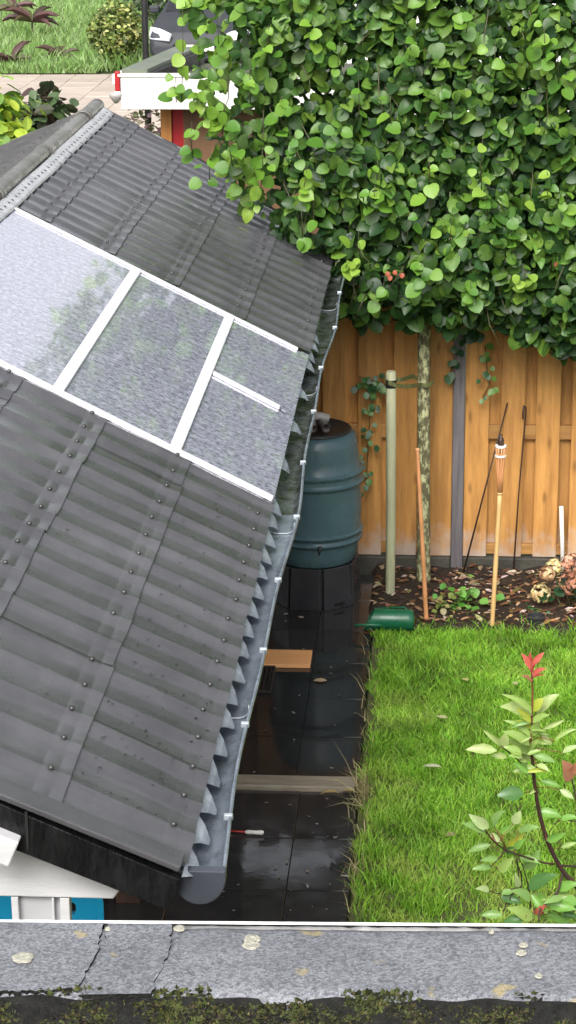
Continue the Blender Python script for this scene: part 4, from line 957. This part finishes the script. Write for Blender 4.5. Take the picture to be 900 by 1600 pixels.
MB().tube([a, (a+b_)/2, b_], [.003,.003,.005], 8).build('shaft', M['red_plastic'], sc, smooth=True)
MB().tube([b_, b_+(c_-b_)*.15, b_+(c_-b_)*.5, b_+(c_-b_)*.9, c_], [.006,.010,.009,.011,.007], 10).build('handle', M['white_plastic'], sc, smooth=True)
def fallen(px, py, s, col, label, z=.002, ang=0, asp=1.3, cu=.8):
    me = oval_mesh('fallen_leaf', col, 'litter', asp, cu); q_ = gz(px, py, z)
    o_ = inst('fallen_leaf', me, None, (q_[0]-s*.5*-math.sin(ang), q_[1]-s*.5*math.cos(ang), z+.003), (0,0,ang), (s,s,s)); tag(o_, label, 'leaf', 'fallen leaves')
fallen(500, 1064, .075, (.55,.44,.27), 'tan dead leaf on the wet slabs below the orange plank end', ang=1.5)
fallen(690, 1121, .06, (.55,.58,.30), 'pale yellow leaf on the lawn near its middle', .055, 1.2)
fallen(727, 1062, .05, (.50,.52,.20), 'small yellow leaf on the lawn near the flower bed', .055, .5)
fallen(675, 1198, .09, (.60,.60,.45), 'long whitish leaf on the lawn level with the edging strip', .055, 1.5, .7)
fallen(805, 1068, .04, (.55,.55,.32), 'tiny pale leaf on the lawn beside the red shrub tip', .055, .3)
fallen(705, 1305, .06, (.35,.27,.16), 'brown leaf on the thin lawn near the lower shrub branch', .045, 2.0)
fallen(540, 1370, .05, (.45,.42,.36), 'narrow grey leaf on the slabs near the lower lawn edge', .002, 1.4, .5)
fallen(470, 965, .04, (.45,.40,.33), 'small pale leaf scrap in front of the butt stand', .002, .8)
fallen(447, 960, .03, (.5,.47,.40), 'tiny pale scrap left in front of the butt stand', .002, 2.2)
fallen(515, 1240, .09, (.40,.31,.13), 'dry yellow-brown leaf clump on the slabs beside the edging strip', .004, 1.6, .6, 2)
fallen(545, 1237, .07, (.45,.36,.15), 'dry straw leaf where edging strip meets the lawn', .004, 1.3, .8, 2)
bits = MB()
for i in range(75):
    px, py = random.uniform(340, 560), random.uniform(960, 1425); q_ = gz(px, py, 0)
    if q_[0] > -.35 or 9.26 < q_[1] < 9.44: continue
    litter_leaf(bits, q_[0], q_[1], .0015, random.choice((.004,.006,.008,.012)), jit((.26,.24,.21), .3))
tag(bits.build('debris', M['litter'], fix=False), 'scattered tiny pale crumbs on the black slabs', 'debris', kind='stuff')

# ================================================================== SHRUB IN FRONT (red tipped)
SY = 6.6
sh = thing('shrub', 'young shrub with pale green leaves and red top shoots', 'shrub', (float(gy(975,1700,SY)[0]), SY, 0))
def zp(zx, zy): return (700 + zx/3.635, 1000 + zy/3.635)
STEMPTS = []
def stem(pts, r0, r1, dy=0, nm='stem', m='stem_dark'):
    w_ = [gy(x, y, SY + dy*i/(len(pts)-1)) for i, (x, y) in enumerate(pts)]
    # smooth the polyline
    fine = []
    for i in range(len(w_)-1):
        p0, p1, p2, p3 = w_[max(i-1,0)], w_[i], w_[i+1], w_[min(i+2,len(w_)-1)]
        for k in range(5):
            t = k/5; fine.append(.5*((2*p1)+(-p0+p2)*t+(2*p0-5*p1+4*p2-p3)*t*t+(-p0+3*p1-3*p2+p3)*t**3))
    fine.append(w_[-1]); n_ = len(fine); STEMPTS.extend(fine)
    MB().tube(fine, [r0+(r1-r0)*i/(n_-1) for i in range(n_)], 8).build(nm, M[m], sh, smooth=True)
bx = float(sh.location.x)
gp = [(985,1790),(978,1640),(955,1490),(905,1392),(880,1362),(858,1320),(844,1275),(836,1230),(832,1190),(829,1160)]
stem(gp, .011, .0045)
M['stem_red'] = mat('young_stem', (.20,.05,.03), .45, (.13,.05,.025), 30)
stem([(829,1161),(830,1130),(832,1095),(831,1055),(830,1032)], .0042, .0022, m='stem_red')
stem([(830,1206),(812,1190),(798,1178),(786,1168)], .003, .002, -.06); stem([(831,1204),(843,1196),(856,1190)], .003, .002, .05)
stem([(866,1350),(850,1348),(815,1337),(790,1328),(770,1313),(758,1296)], .0038, .002, -.12); stem([(870,1353),(885,1353),(920,1360),(950,1400)], .004, .004, .05)
stem([(905,1300),(900,1250),(893,1215),(889,1195)], .003, .002, .06); stem([(812,1400),(815,1370),(806,1345)], .003, .002, -.08); stem([(880,1362),(868,1400),(845,1420),(842,1440)], .004, .003, -.1)
for pl_ in ([(330,1190),(290,1240),(240,1290)], [(390,1240),(400,1330),(400,1400),(360,1450),(345,1500)], [(400,1400),(300,1440),(235,1425)], [(440,1580),(470,1480),(430,1300),(400,1240)], [(760,1400),(640,1420),(600,1450),(560,1500),(520,1545)], [(735,1030),(640,1025),(600,1050)], [(370,1430),(330,1500),(310,1560)]):
    stem([zp(*q_) for q_ in pl_], .0024, .0014, -.03)
PAL = {'p':(.42,.52,.20),'l':(.33,.47,.13),'y':(.40,.46,.06),'m':(.20,.40,.08),'d':(.09,.21,.06),'g':(.24,.40,.12),'r':(.66,.15,.12),'o':(.50,.22,.14),'w':(.43,.54,.25)}
PM = {k_: [oval_mesh('leaf', v, 'pleaf', wd, cu) for wd, cu in ((.66,2.2),(.82,2.8),(1.1,2.0),(.42,3.5))] for k_, v in PAL.items()}
LV = [(480,430,310,370,'p',1),(505,420,620,305,'p',1),(475,420,325,305,'l',3),(478,405,540,330,'y',2),(470,470,395,385,'y',0),(540,505,660,455,'p',3),(480,545,520,455,'l',1),(470,560,330,450,'l',3),(465,600,325,515,'l',0),(460,640,345,565,'l',1),(530,530,590,590,'p',1),(610,575,730,500,'l',3),(650,640,745,600,'w',0),(280,630,105,618,'p',0),(310,600,210,520,'p',3),(310,605,330,530,'p',2),(420,650,320,605,'l',1),(420,662,350,655,'l',1),(335,665,250,655,'p',1),(480,655,610,690,'g',0),(470,630,510,570,'l',1),(440,712,385,720,'l',0),(430,868,285,880,'d',2),(500,850,465,875,'p',0),(525,800,640,832,'m',0),(500,980,645,1000,'m',1),(635,850,715,900,'w',1),(695,800,660,690,'o',2),(700,760,740,690,'o',1),(640,1025,735,1005,'m',1),(230,1070,125,995,'w',1),(210,1088,92,1040,'g',0),(260,1055,312,968,'g',1),(372,1045,410,975,'w',2),(400,1085,515,1060,'g',0),(240,1095,300,1150,'w',1),(300,1095,370,1050,'m',1),(245,1165,115,1200,'g',0),(335,1185,425,1110,'y',1),(380,1185,430,1135,'m',1),(285,1240,190,1250,'g',0),(250,1290,140,1300,'g',0),(290,1315,365,1240,'l',1),(400,1240,520,1262,'g',0),(460,1415,605,1330,'d',1),(400,1405,385,1330,'w',0),(235,1425,165,1410,'w',1),(370,1432,300,1440,'g',2),(352,1505,345,1450,'w',1),(480,1585,350,1520,'l',1),(515,1545,525,1440,'m',2),(560,1505,725,1525,'m',1),(310,1560,190,1560,'g',1),(440,1580,300,1620,'d',1),(560,1560,690,1600,'m',1),(620,1420,740,1380,'m',1),(600,1450,720,1460,'l',1),(430,1300,520,1200,'g',1),(560,1140,660,1100,'m',0),(330,1210,390,1180,'d',1),(640,1560,740,1570,'d',1),(300,1460,420,1490,'d',1),(470,1480,370,1420,'g',1),(640,1180,730,1150,'l',0),(480,1520,560,1470,'l',0),
      (478,160,422,80,'r',0),(482,140,542,72,'r',0),(480,205,548,160,'r',0),(480,215,540,195,'r',3),(476,190,440,130,'r',3),(475,245,425,200,'o',0),(480,130,465,75,'r',0),(482,180,505,120,'r',3),(478,235,450,215,'r',0),(505,1560,485,1505,'r',1),(515,1565,545,1510,'r',1),(515,1560,515,1500,'r',2)]
for i in range(22):
    zx, zy = random.uniform(330, 560), random.uniform(440, 760); a = random.choice((random.uniform(-.6,.9), math.pi+random.uniform(-.9,.6))); ln_ = random.uniform(60,120)
    LV.append((470+random.uniform(-30,40), zy, 470+ln_*math.cos(a), zy-ln_*math.sin(a)*.8, random.choice('plllmyg'), random.choice((0,1,3))))
for (a0, a1, b0, b1, c, wv) in LV:
    (x0, y0), (x1, y1) = zp(a0, a1), zp(b0, b1); dep = SY + random.uniform(-.06, .04)
    A = gy(x0, y0, dep); B_ = gy(x1, y1, dep - random.uniform(.0,.035)); d = B_ - A; Ln = float(np.linalg.norm(d))
    put_leaf(A, d, (random.gauss(0,.35), -.75+random.gauss(0,.2), .65), Ln*1.02, 0, sh, 'leaf', PM[c][wv])
    near = min(STEMPTS, key=lambda q_: float(np.linalg.norm(q_ - A))); dn = float(np.linalg.norm(near - A))
    if .006 < dn < .14: MB().tube([near, (near+A)/2 + np.array((0,0,.004)), A], .0013, 5).build('leaf_stalk', M['stem_red'], sh, smooth=True)
for i in range(70):                            # lower leaves, mostly behind the roof edge and to the right
    px, py = random.uniform(800, 1060), random.uniform(1385, 1640)
    A = gy(px, py, SY + random.uniform(-.1,.15)); put_leaf(A, (random.gauss(0,1), -.3, .2+random.gauss(0,.5)), (random.gauss(0,.4),-.6,.7), random.uniform(.06,.09), 0, sh, 'leaf', random.choice(PM[random.choice('mdlgm')]))

# ================================================================== OWN ROOF EDGE IN FRONT
ZC = 3.10
pe = thing('roof_edge', 'grey felt covered flat roof edge with white trim and moss', 'roof edge', (0, 2.2, ZC))
e0, e1 = gz(-60, 1443, ZC), gz(960, 1451, ZC)            # far edge of the felt
def fl(x): return float(e0[1] + (e1[1]-e0[1])*(x-e0[0])/(e1[0]-e0[0]))
yn_ = float(gz(450, 1561, ZC)[1]); WID = fl(0) - yn_
XA, XZ = -1.6, 1.8
def felt_pt(u, v):
    x = XA + (XZ-XA)*u; yy = fl(x) - WID*v
    return (x, yy, ZC + .006*noise.noise((x*3, yy*6, 1.)) + .002*noise.noise((x*22, yy*22, 4.)) - .05*max(0, v-.88)**1.3*6 - (.012*max(0,.06-v)/.06))
MB().grid(felt_pt, 240, 20).build('felt_base', M['felt'], pe, smooth=True, fix=False)
# lapped felt pieces: outline in photo pixels, jagged cut edge
def lap_piece(poly, hgt, seed):
    rs = random.Random(seed); pts = []
    for i in range(len(poly)):
        a, b_ = np.array(poly[i], float), np.array(poly[(i+1) % len(poly)], float); n_ = max(1, int(np.linalg.norm(b_-a)/5))
        jag = poly[i][2] if len(poly[i]) > 2 else 0
        for k in range(n_):
            q_ = a[:2] + (b_[:2]-a[:2])*k/n_
            if jag and k: q_ = q_ + np.array((rs.uniform(-3,3), rs.uniform(-1.5,1.5)))
            pts.append(q_)
    mb = MB(); top = []; bot = []
    for q_ in pts:
        w_ = gz(q_[0], q_[1], ZC); dz = .006*noise.noise((w_[0]*3, w_[1]*6, 1.)); top.append((w_[0], w_[1], ZC + dz + hgt)); bot.append((w_[0], w_[1], ZC + dz - .004))
    n_ = len(pts)
    mb.add(top + bot, [tuple(range(n_))], 0); mb.add([], [])
    mb.f += [(i, n_+i, n_+(i+1)%n_, (i+1)%n_) for i in range(n_)]; mb.m += [1]*n_
    return mb.build('felt_sheet', [M['felt'], M['felt_edge']], pe)
lap_piece([(-80,1446,0),(163,1446,1),(156,1475,1),(150,1496,1),(120,1546,1),(60,1549,1),(-80,1552,0)], .0032, 3)
lap_piece([(171,1446,0),(268,1447,1),(266,1478,1),(262,1502,1),(246,1530,1),(236,1555,0),(130,1555,0),(128,1550,1),(158,1499,1),(164,1475,1)], .0024, 5)
# white metal trim
tv = []
for x in np.linspace(XA, XZ, 30):
    yy = fl(x); tv.append((x, yy))
mb = MB(); vs = []
for x, yy in tv: vs += [(x, yy+.003, ZC-.008), (x, yy+.010, ZC-.008), (x, yy+.010, ZC+.001), (x, yy+.003, ZC+.001)]
mb.add(vs, [(i*4+k, i*4+(k+1)%4, (i+1)*4+(k+1)%4, (i+1)*4+k) for i in range(len(tv)-1) for k in range(4)]); mb.build('metal_trim', M['alu'], pe, bevel=.0015)
vs = []; mb = MB()
for x, yy in tv: vs += [(x, yy+.006, ZC-.12), (x, yy+.006, ZC-.009), (x, yy+.009, ZC-.009), (x, yy+.009, ZC-.12)]
mb.add(vs, [(i*4+k, i*4+(k+1)%4, (i+1)*4+(k+1)%4, (i+1)*4+k) for i in range(len(tv)-1) for k in range(4)]); mb.build('trim_apron', M['alu'], pe)
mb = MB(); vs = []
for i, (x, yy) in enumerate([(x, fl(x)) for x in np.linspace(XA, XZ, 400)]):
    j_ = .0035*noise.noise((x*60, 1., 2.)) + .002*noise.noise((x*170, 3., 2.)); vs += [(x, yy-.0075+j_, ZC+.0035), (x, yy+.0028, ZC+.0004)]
mb.add(vs, [(2*i, 2*i+2, 2*i+3, 2*i+1) for i in range(399)]); mb.build('dark_line', M['felt_edge'], pe, fix=False)  # dark strip over the joint between felt and white trim
# lichen rosettes
def lichen(px, py, rp):
    c = gz(px, py, ZC+.0085); mb = MB(); n_ = 22; vs = [(c[0], c[1], ZC+.0052)]; r_ = rp/ (F/2.45)
    for rr, hh in ((.4,.0045),(.75,.0065),(1,.0040)):
        for k in range(n_):
            an = k*2*math.pi/n_; q_ = r_*rr*(1+.22*noise.noise((math.cos(an)*2+px, math.sin(an)*2+py, rr))); vs.append((c[0]+q_*math.cos(an), c[1]+q_*math.sin(an), ZC+hh))
    fs = [(0, 1+k, 1+(k+1)%n_) for k in range(n_)] + [(1+i*n_+k, 1+(i+1)*n_+k, 1+(i+1)*n_+(k+1)%n_, 1+i*n_+(k+1)%n_) for i in range(2) for k in range(n_)]
    mb.add(vs, fs); mb.build('lichen', M['lichen'], pe, smooth=True)
for q_ in ((35,1491,18),(394,1462,14),(392,1472,15),(280,1446,10),(168,1447,5),(815,1484,9),(818,1472,8),(842,1520,7),(768,1452,5)): lichen(*q_)
# moss and grit along the near edge
MC = [(.022,.026,.012),(.05,.062,.018),(.02,.02,.015),(.015,.014,.012),(.065,.075,.025),(.045,.038,.024),(.03,.028,.025),(.08,.078,.03)]
ms = MB()
mz = lambda x, yy: ZC - .045*max(0, (yn_ + .02 - yy))/.1 
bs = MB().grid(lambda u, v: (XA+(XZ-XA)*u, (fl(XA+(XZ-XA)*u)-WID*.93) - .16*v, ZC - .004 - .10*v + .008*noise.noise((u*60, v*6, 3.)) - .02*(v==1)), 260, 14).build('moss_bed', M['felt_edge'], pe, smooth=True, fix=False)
for i in range(42000):
    x = random.uniform(-.60, .62); v = random.random()**.8
    den = noise.noise((x*9, v*2, 8.)) + .6*noise.noise((x*30, v*3, 2.))
    yy = fl(x) - WID*(.93 + .0*v) - .12*v + .010
    if v < .12 and den < random.random()*.5-.1: continue
    z = ZC + .001 - .073*v + .005*max(0, den)
    s = random.uniform(.0016,.005); c = jit(random.choice(MC if den < .1 else MC[:2]+MC[4:5]+MC[7:]), .35)
    a = random.uniform(0, 6.28); h_ = random.uniform(.001, .005)*(1.1 if den > .1 else .7)
    pts = [(x+s*math.cos(a+k*2.094), yy+s*math.sin(a+k*2.094), z) for k in range(3)] + [(x+random.gauss(0,.002), yy+random.gauss(0,.002), z+h_)]
    ms.add(pts, [(0,1,3),(1,2,3),(2,0,3)], 0, c)
tag(ms.build('moss', M['moss'], pe, fix=False), kind='stuff')
MB().box((XA, -1.2, ZC-.35), (XZ, yn_-.13, ZC-.12)).build('roof_deck', M['felt'], pe)
ap = thing('house_extension', 'brick wall of the house below the felt roof edge', 'wall', (0, 2.2, 0))
MB().box((XA, yn_-.10, -.05), (XZ, yn_+.06, ZC-.15)).build('wall', M['brick_wall'], ap)

# ================================================================== BEYOND THE FENCE
# pale paving path
pth = MB().grid(lambda u, v: (-16 + 13*u, 31.2 + 7.0*v, -.03), 2, 2).build('path', M['paving_joint']); tag(pth, kind='structure')
pm = None; bm = bmesh.new(); bmesh.ops.create_cube(bm, size=1, matrix=Matrix.Diagonal((.592,.592,.05,1))); bmesh.ops.bevel(bm, geom=bm.edges[:], offset=.006, segments=1, affect='EDGES'); pm = bpy.data.meshes.new('paving_slab'); bm.to_mesh(pm); bm.free(); pm.materials.append(M['paving'])
rz = math.radians(-14)
for i in range(11):
    for j in range(11):
        x, yy = -8.3 + i*.6, 31.5 + j*.6
        if yy > 38: continue
        cx_, cy_ = -6, 34.5; xx = cx_ + (x-cx_)*math.cos(rz) - (yy-cy_)*math.sin(rz)*0; y2 = yy
        inst('paving_slab', pm, pth, (x, y2, -.02 + random.uniform(-.004,.004)), (0,0,0))
def leafcloud(name, label, cat, c, rad, n, cols, size, parent=None, flat=0, m='gleaf', trunk=True, hollow_=.55):
    t_ = thing(name, label, cat, (c[0], c[1], 0)); mb = MB()
    for i in range(n):
        u = Vector((random.gauss(0,1), random.gauss(0,1), random.gauss(0,1))).normalized(); r = random.uniform(hollow_, 1.0) * (1 + .22*noise.noise(u*2.3 + Vector((c[0],0,0))))
        p_ = Vector((c[0]+u.x*rad[0]*r, c[1]+u.y*rad[1]*r, c[2]+u.z*rad[2]*r))
        if p_.z < .02: continue
        s = size*random.uniform(.6,1.3); nn = (u + Vector((random.gauss(0,.4), random.gauss(0,.4), .5+random.gauss(0,.3)))); d = Vector((random.gauss(0,1), random.gauss(0,1), random.gauss(-.3,.5)))
        m3 = leaf_frame(d, nn); col = jit(random.choice(cols), .25)
        mb.add([p_ + m3 @ Vector((q_[0]*s*1.3, (q_[1]-.5)*s, q_[2]*s)) for q_ in OVAL], OVALF, 0, col)
    cr_ = mb.build('crown', M[m], t_, fix=False); tag(cr_, kind='stuff')
    if trunk:
        tm = MB()
        for k in range(4):
            a = k*1.6; tm.tube([(c[0], c[1], -.05), (c[0]+.1*math.cos(a)*rad[0], c[1]+.1*math.sin(a), c[2]*.5), (c[0]+.5*rad[0]*math.cos(a), c[1]+.5*rad[1]*math.sin(a), c[2]+rad[2]*.4)], [.03,.02,.008], 6)
        tm.build('stems', M['twig'], t_)
    return t_
q = gz(176, 108, 0); topz = float(gy(176, 2, q[1]+.45)[2])
leafcloud('round_bush', 'round bush with yellow-variegated leaves by the far path', 'bush', (q[0], q[1]+.45, topz/2+.02), (.50,.48,topz/2), 2600, [(.15,.22,.05),(.24,.30,.06),(.52,.52,.22),(.42,.44,.14),(.11,.16,.04),(.06,.09,.02)], .08)
# wild green weeds left of the bush
n_ = 26000; xs = rng.uniform(-11.0, -4.6, n_); ys = rng.uniform(38.3, 60, n_)
WC = np.array([(.21,.36,.10),(.26,.42,.13),(.19,.33,.09),(.33,.44,.22),(.29,.38,.16)])
P, T, Ct = blades(0, xs, ys, .10, .40, .012, WC, .9); tag(from_np('tall_weeds', P, T, Ct, M['grass']), 'tall light green weeds beyond the far path', 'weeds', kind='stuff')
n_ = 16000; xs = rng.uniform(-10.5, -5.9, n_); ys = rng.uniform(38.0, 41, n_); P, T, Ct = blades(0, xs, ys, .04, .22, .011, WC, 1.3); tag(from_np('low_weeds', P, T, Ct, M['grass']), 'low green weeds bordering the far path', 'weeds', kind='stuff')
def palm_plant(name, label, px, py, Y, n, ln, col, wd_):
    c = gy(px, py, Y); t_ = thing(name, label, 'plant', (c[0], Y, 0)); MB().tube([(c[0], Y, 0), c], .02, 6).build('stem', M['twig'], t_)
    me = [oval_mesh('leaf', q_, 'gleaf', wd_, 3) for q_ in col]
    for i in range(n):
        a = 2*math.pi*i/n + random.uniform(-.3,.3); put_leaf(c, (math.cos(a), math.sin(a)*.6, random.uniform(-.2,.7)), (0,-.4,.9), ln*random.uniform(.7,1.1), 0, t_, 'leaf', random.choice(me))
PU = ((.10,.05,.05),(.14,.07,.07),(.07,.05,.035),(.12,.10,.05))
palm_plant('purple_plant', 'purple-leaved plant among weeds near the round bush', 95, 92, 39.3, 9, .5, PU, .55)
palm_plant('purple_plant', 'purple-leaved plant at the left edge beside the path', 18, 96, 38.6, 9, .5, PU, .5)
palm_plant('purple_plant', 'tallest purple-leaved plant among the weeds at upper left', 50, 35, 43, 11, .6, PU, .5)
palm_plant('purple_plant', 'dark purple-leaved plant at the very top left corner', 22, 12, 46, 8, .5, PU, .5)
# broad yellow-green plant in front of the path, behind the ridge
q = gy(22, 165, 24.0)
yl = leafcloud('broadleaf_bush', 'yellow-green broad-leaved bush behind the ridge at left', 'bush', (q[0]-.25, 24, q[2]-.25), (.55,.45,.62), 330, [(.42,.55,.06),(.52,.62,.09),(.30,.46,.06),(.18,.32,.07)], .2, hollow_=.4)
leafcloud('dark_bush', 'dark grey-green bush beside the yellow-green bush', 'bush', (float(gy(70,165,25.5)[0]), 25.5, float(gy(70,165,25.5)[2])-.25), (.42,.4,.48), 240, [(.07,.12,.05),(.10,.16,.07),(.06,.07,.04),(.09,.06,.05)], .2, hollow_=.4)
# lavender-like bush beneath the shed fascia
q = gy(225, 200, 17.6)
leafcloud('flowering_bush', 'loose bush with dull pink flowers below the white fascia', 'bush', (q[0], 17.9, q[2]-.55), (.42,.35,.85), 1500, [(.20,.22,.10),(.28,.27,.16),(.33,.20,.22),(.16,.17,.08),(.36,.30,.24)], .05)
# neighbour's flat-roofed shed
SYN = 17.0
ns_ = thing('neighbour_shed', 'flat-roofed shed with cream fascia and red wall behind the tree', 'shed', (-1.5, SYN, 0))
fa, fb = gy(188, 120, SYN), gy(189, 171, SYN); xr = float(gy(560, 140, SYN)[0]); ZT, ZB_ = float(fa[2]), float(fb[2])
MB().box((fa[0], SYN, ZB_), (xr, SYN+.05, ZT)).build('fascia', M['fascia'], ns_, bevel=.004)
MB().box((fa[0]-.02, SYN-.012, ZT+.0), (xr, SYN+.06, ZT+.022)).build('fascia_cap', M['fascia'], ns_, bevel=.003)
bq = gz(272, 74, ZT+.05)
dX, dY = bq[0]-fa[0], bq[1]-SYN
def sidebox(name, m, o0, o1, z0, z1, t0=.003, t1=1.0):
    mb = MB(); vs = []
    for t in (t0, t1):
        for (o, z) in ((o0,z0),(o1,z0),(o1,z1),(o0,z1)): vs.append((fa[0]+dX*t+o, SYN+.062+dY*t, z))
    mb.add(vs, [(0,1,2,3),(7,6,5,4)] + [(k,(k+1)%4,4+(k+1)%4,4+k) for k in range(4)]); return mb.build(name, M[m], ns_)
sidebox('roof_trim', 'trim_green', .0, .20, ZT-.03, ZT+.05)
sidebox('roof_upstand', 'rubber', .201, .25, ZT-.10, ZT+.02)
sidebox('side_gutter', 'fascia', -.075, -.004, ZT-.06, ZT+.012)
mb = MB(); vs = []
for t in (0.003, 1.0): vs += [(fa[0]+dX*t+.25, SYN+.062+dY*t, ZT-.09), (xr+1.5, SYN+.062+dY*t, ZT-.09)]
mb.add(vs, [(0,1,3,2)]); mb.build('roof_deck', M['roof_gravel'], ns_)
g0, g1 = gy(176, 104, SYN-.02), gy(187, 143, SYN-.02)
MB().box((g0[0]+.01, SYN-.01, g1[2]), (fa[0]-.004, SYN+.05, g0[2]-.04)).build('corner_box', M['red_paint'], ns_, bevel=.008)
MB().box((g0[0]+.005, SYN-.012, g1[2]-.022), (fa[0]-.003, SYN+.052, g1[2]-.002)).build('corner_strip', M['fascia'], ns_, bevel=.004)
g2 = gy(180, 150, SYN-.02); mb = MB().lathe([(.012,-.05),(.03,-.03),(.052,0),(.055,.02),(.045,.03)], (g2[0], SYN+.02, g2[2]-.01), 14); mb.build('lamp', M['pipe_grey'], ns_, smooth=True)
w0, w1 = gy(251, 200, SYN+.3), gy(268, 200, SYN+.3)
MB().box((w0[0], SYN+.3, 0), (w1[0], SYN+.4, ZB_+.1)).build('corner_post', M['orange_wood'], ns_, bevel=.004)
w2 = gy(287, 200, SYN+.34); MB().box((w1[0]+.002, SYN+.33, 0), (w2[0], SYN+.37, ZB_+.1)).build('red_wall', M['red_paint'], ns_)
MB().box((w2[0]+.002, SYN+.3, 0), (xr-.2, SYN+.4, ZB_+.1)).build('wall', M['shed_brown'], ns_)
# black lamp post
LPY = 24.0; lp = gy(228, 92, LPY); rp = 5.0/ (F/24.9)
lpt = thing('lamp_post', 'black lamp post rising behind the shed roof corner', 'lamp post', (lp[0], LPY, 0))
ltx = float(gy(226.3, 0, LPY)[0])
MB().tube([(lp[0]+.01, LPY, -.05), (lp[0]+.01, LPY, .8)], [rp*1.5, rp*1.5], 16).build('base', M['rubber'], lpt, smooth=True)
MB().tube([(lp[0]+.01, LPY, .8), (lp[0], LPY, lp[2]), (ltx, LPY, 5.0)], [rp,rp,rp*.9], 16).build('pole', M['rubber'], lpt, smooth=True)
mb = MB().lathe([(.03,0),(.10,.05),(.16,.12),(.14,.30),(.02,.36)], (ltx, LPY, 5.0), 16); mb.build('lantern', M['rubber'], lpt, smooth=True)

# parked car
CX, CY = -4.05, 37.6
car = thing('parked_car', 'dark grey car parked beyond the shed, mostly behind leaves', 'car', (CX, CY, 0))
W2 = .88
sec = [(-.02,.30,.55,.80),(.10,.24,.72,.86),(.55,.22,.86,.87),(1.15,.22,.98,.88),(1.75,.22,1.42,.80),(2.2,.22,1.46,.78),(3.2,.22,1.42,.78),(3.9,.24,1.0,.84),(4.25,.3,.85,.78)]
mb = MB(); vs = []; K = 9
for (yo, zb, zt, hw) in sec:
    belt = min(zt, .86); tw_ = hw*(.98 if zt < 1.1 else .72)
    ring = [(-hw*.9, zb), (-hw, zb+.15), (-hw, belt*.85), (-hw*.96, belt-.02), (-tw_*.92, zt-.03), (-tw_*.5, zt), (tw_*.5, zt), (tw_*.92, zt-.03), (hw*.96, belt-.02), (hw, belt*.85), (hw, zb+.15), (hw*.9, zb)]
    vs += [(CX+a, CY+yo, z) for a, z in ring]
n_ = 12; fs = [(i*n_+k, i*n_+(k+1)%n_, (i+1)*n_+(k+1)%n_, (i+1)*n_+k) for i in range(len(sec)-1) for k in range(n_)] + [tuple(range(n_)), tuple((len(sec)-1)*n_+k for k in range(n_-1,-1,-1))]
o_ = mb.add(vs, fs).build('body', M['carpaint'], car); smooth_by_angle(o_, 35)
mb = MB(); mb.add([(CX-.70,CY+1.16,.985),(CX+.70,CY+1.16,.985),(CX+.56,CY+1.70,1.40),(CX-.56,CY+1.70,1.40)], [(0,1,2,3)]); mb.build('windscreen', M['carglass'], car, solid=.02)
for s in (-1, 1):
    mb = MB(); 
    mb.add([(CX+s*.82, CY+.06, .60), (CX+s*.50, CY-.045, .58), (CX+s*.46, CY-.03, .70), (CX+s*.66, CY+.12, .77), (CX+s*.84, CY+.30, .78), (CX+s*.86, CY+.28,.66)], [(0,1,2,3,4,5)]); mb.build('headlight', M['headlamp'], car, solid=.04)
    mb = MB(); mb.box((CX+s*.93-.09, CY+1.35, .93), (CX+s*.93+.09, CY+1.5, 1.06)); mb.build('mirror', M['carpaint'], car, bevel=.03)
    for yo in (.75, 3.35):
        t_ = MB().tube([(CX+s*.68, CY+yo, .31), (CX+s*.86, CY+yo, .31)], [.31,.31], 24).build('wheel', M['tyre'], car, bevel=.03)
        MB().tube([(CX+s*.861, CY+yo, .31), (CX+s*.872, CY+yo, .31)], [.20,.19], 16).build('rim', M['steel'], t_)
MB().box((CX-.45, CY-.05, .40), (CX+.45, CY-.02, .54)).build('grille', M['rubber'], car, bevel=.01)
MB().box((CX-.26, CY-.068, .42), (CX+.26, CY-.052, .53)).build('number_plate', M['fascia'], car)
# white rendered house and greenery farther back
hs_ = thing('white_house', 'white rendered house glimpsed through gaps in the tree crown', 'house', (4, 33, 0))
MB().box((-1.6, 33, -.05), (10, 41, 5.2)).build('wall', M['render_white'], hs_)
MB().prism([(-1.9, 5.2), (10.3, 5.2), (4.2, 8.6)], 1, 32.7, 41.3).build('roof', M['roof_old'], hs_)
for x in (-.9, 1.2, 3.6, 5.8):
    w_ = MB().box((x, 32.96, 2.9), (x+1.2, 33.02, 4.3)).build('window', M['white_paint'], hs_); MB().box((x+.07, 32.95, 2.97), (x+1.13, 32.959, 4.23)).build('pane', M['carglass'], w_)
for i, (x, yy, r, h) in enumerate(((-12.5, 62, 2.6, 3.0),(-8.6, 66, 2.4, 2.6),(-4.5, 60, 2.2, 2.4))):
    leafcloud('far_tree', ('leafy far bush at the upper left beyond the weeds','middle one of the far bushes beyond the weeds','far bush behind the parked car')[i], 'tree', (x, yy, h*.55), (r, 1.6, h*.6), 1400, [(.06,.13,.04),(.09,.18,.05),(.05,.10,.03),(.14,.24,.08)], .3)
leafcloud('dark_shrub', 'dark shrub between round bush and parked car', 'bush', (float(gz(235,70)[0]), 45.5, .8), (1.0,.8,1.0), 900, [(.03,.06,.02),(.05,.09,.03),(.07,.10,.04)], .14)
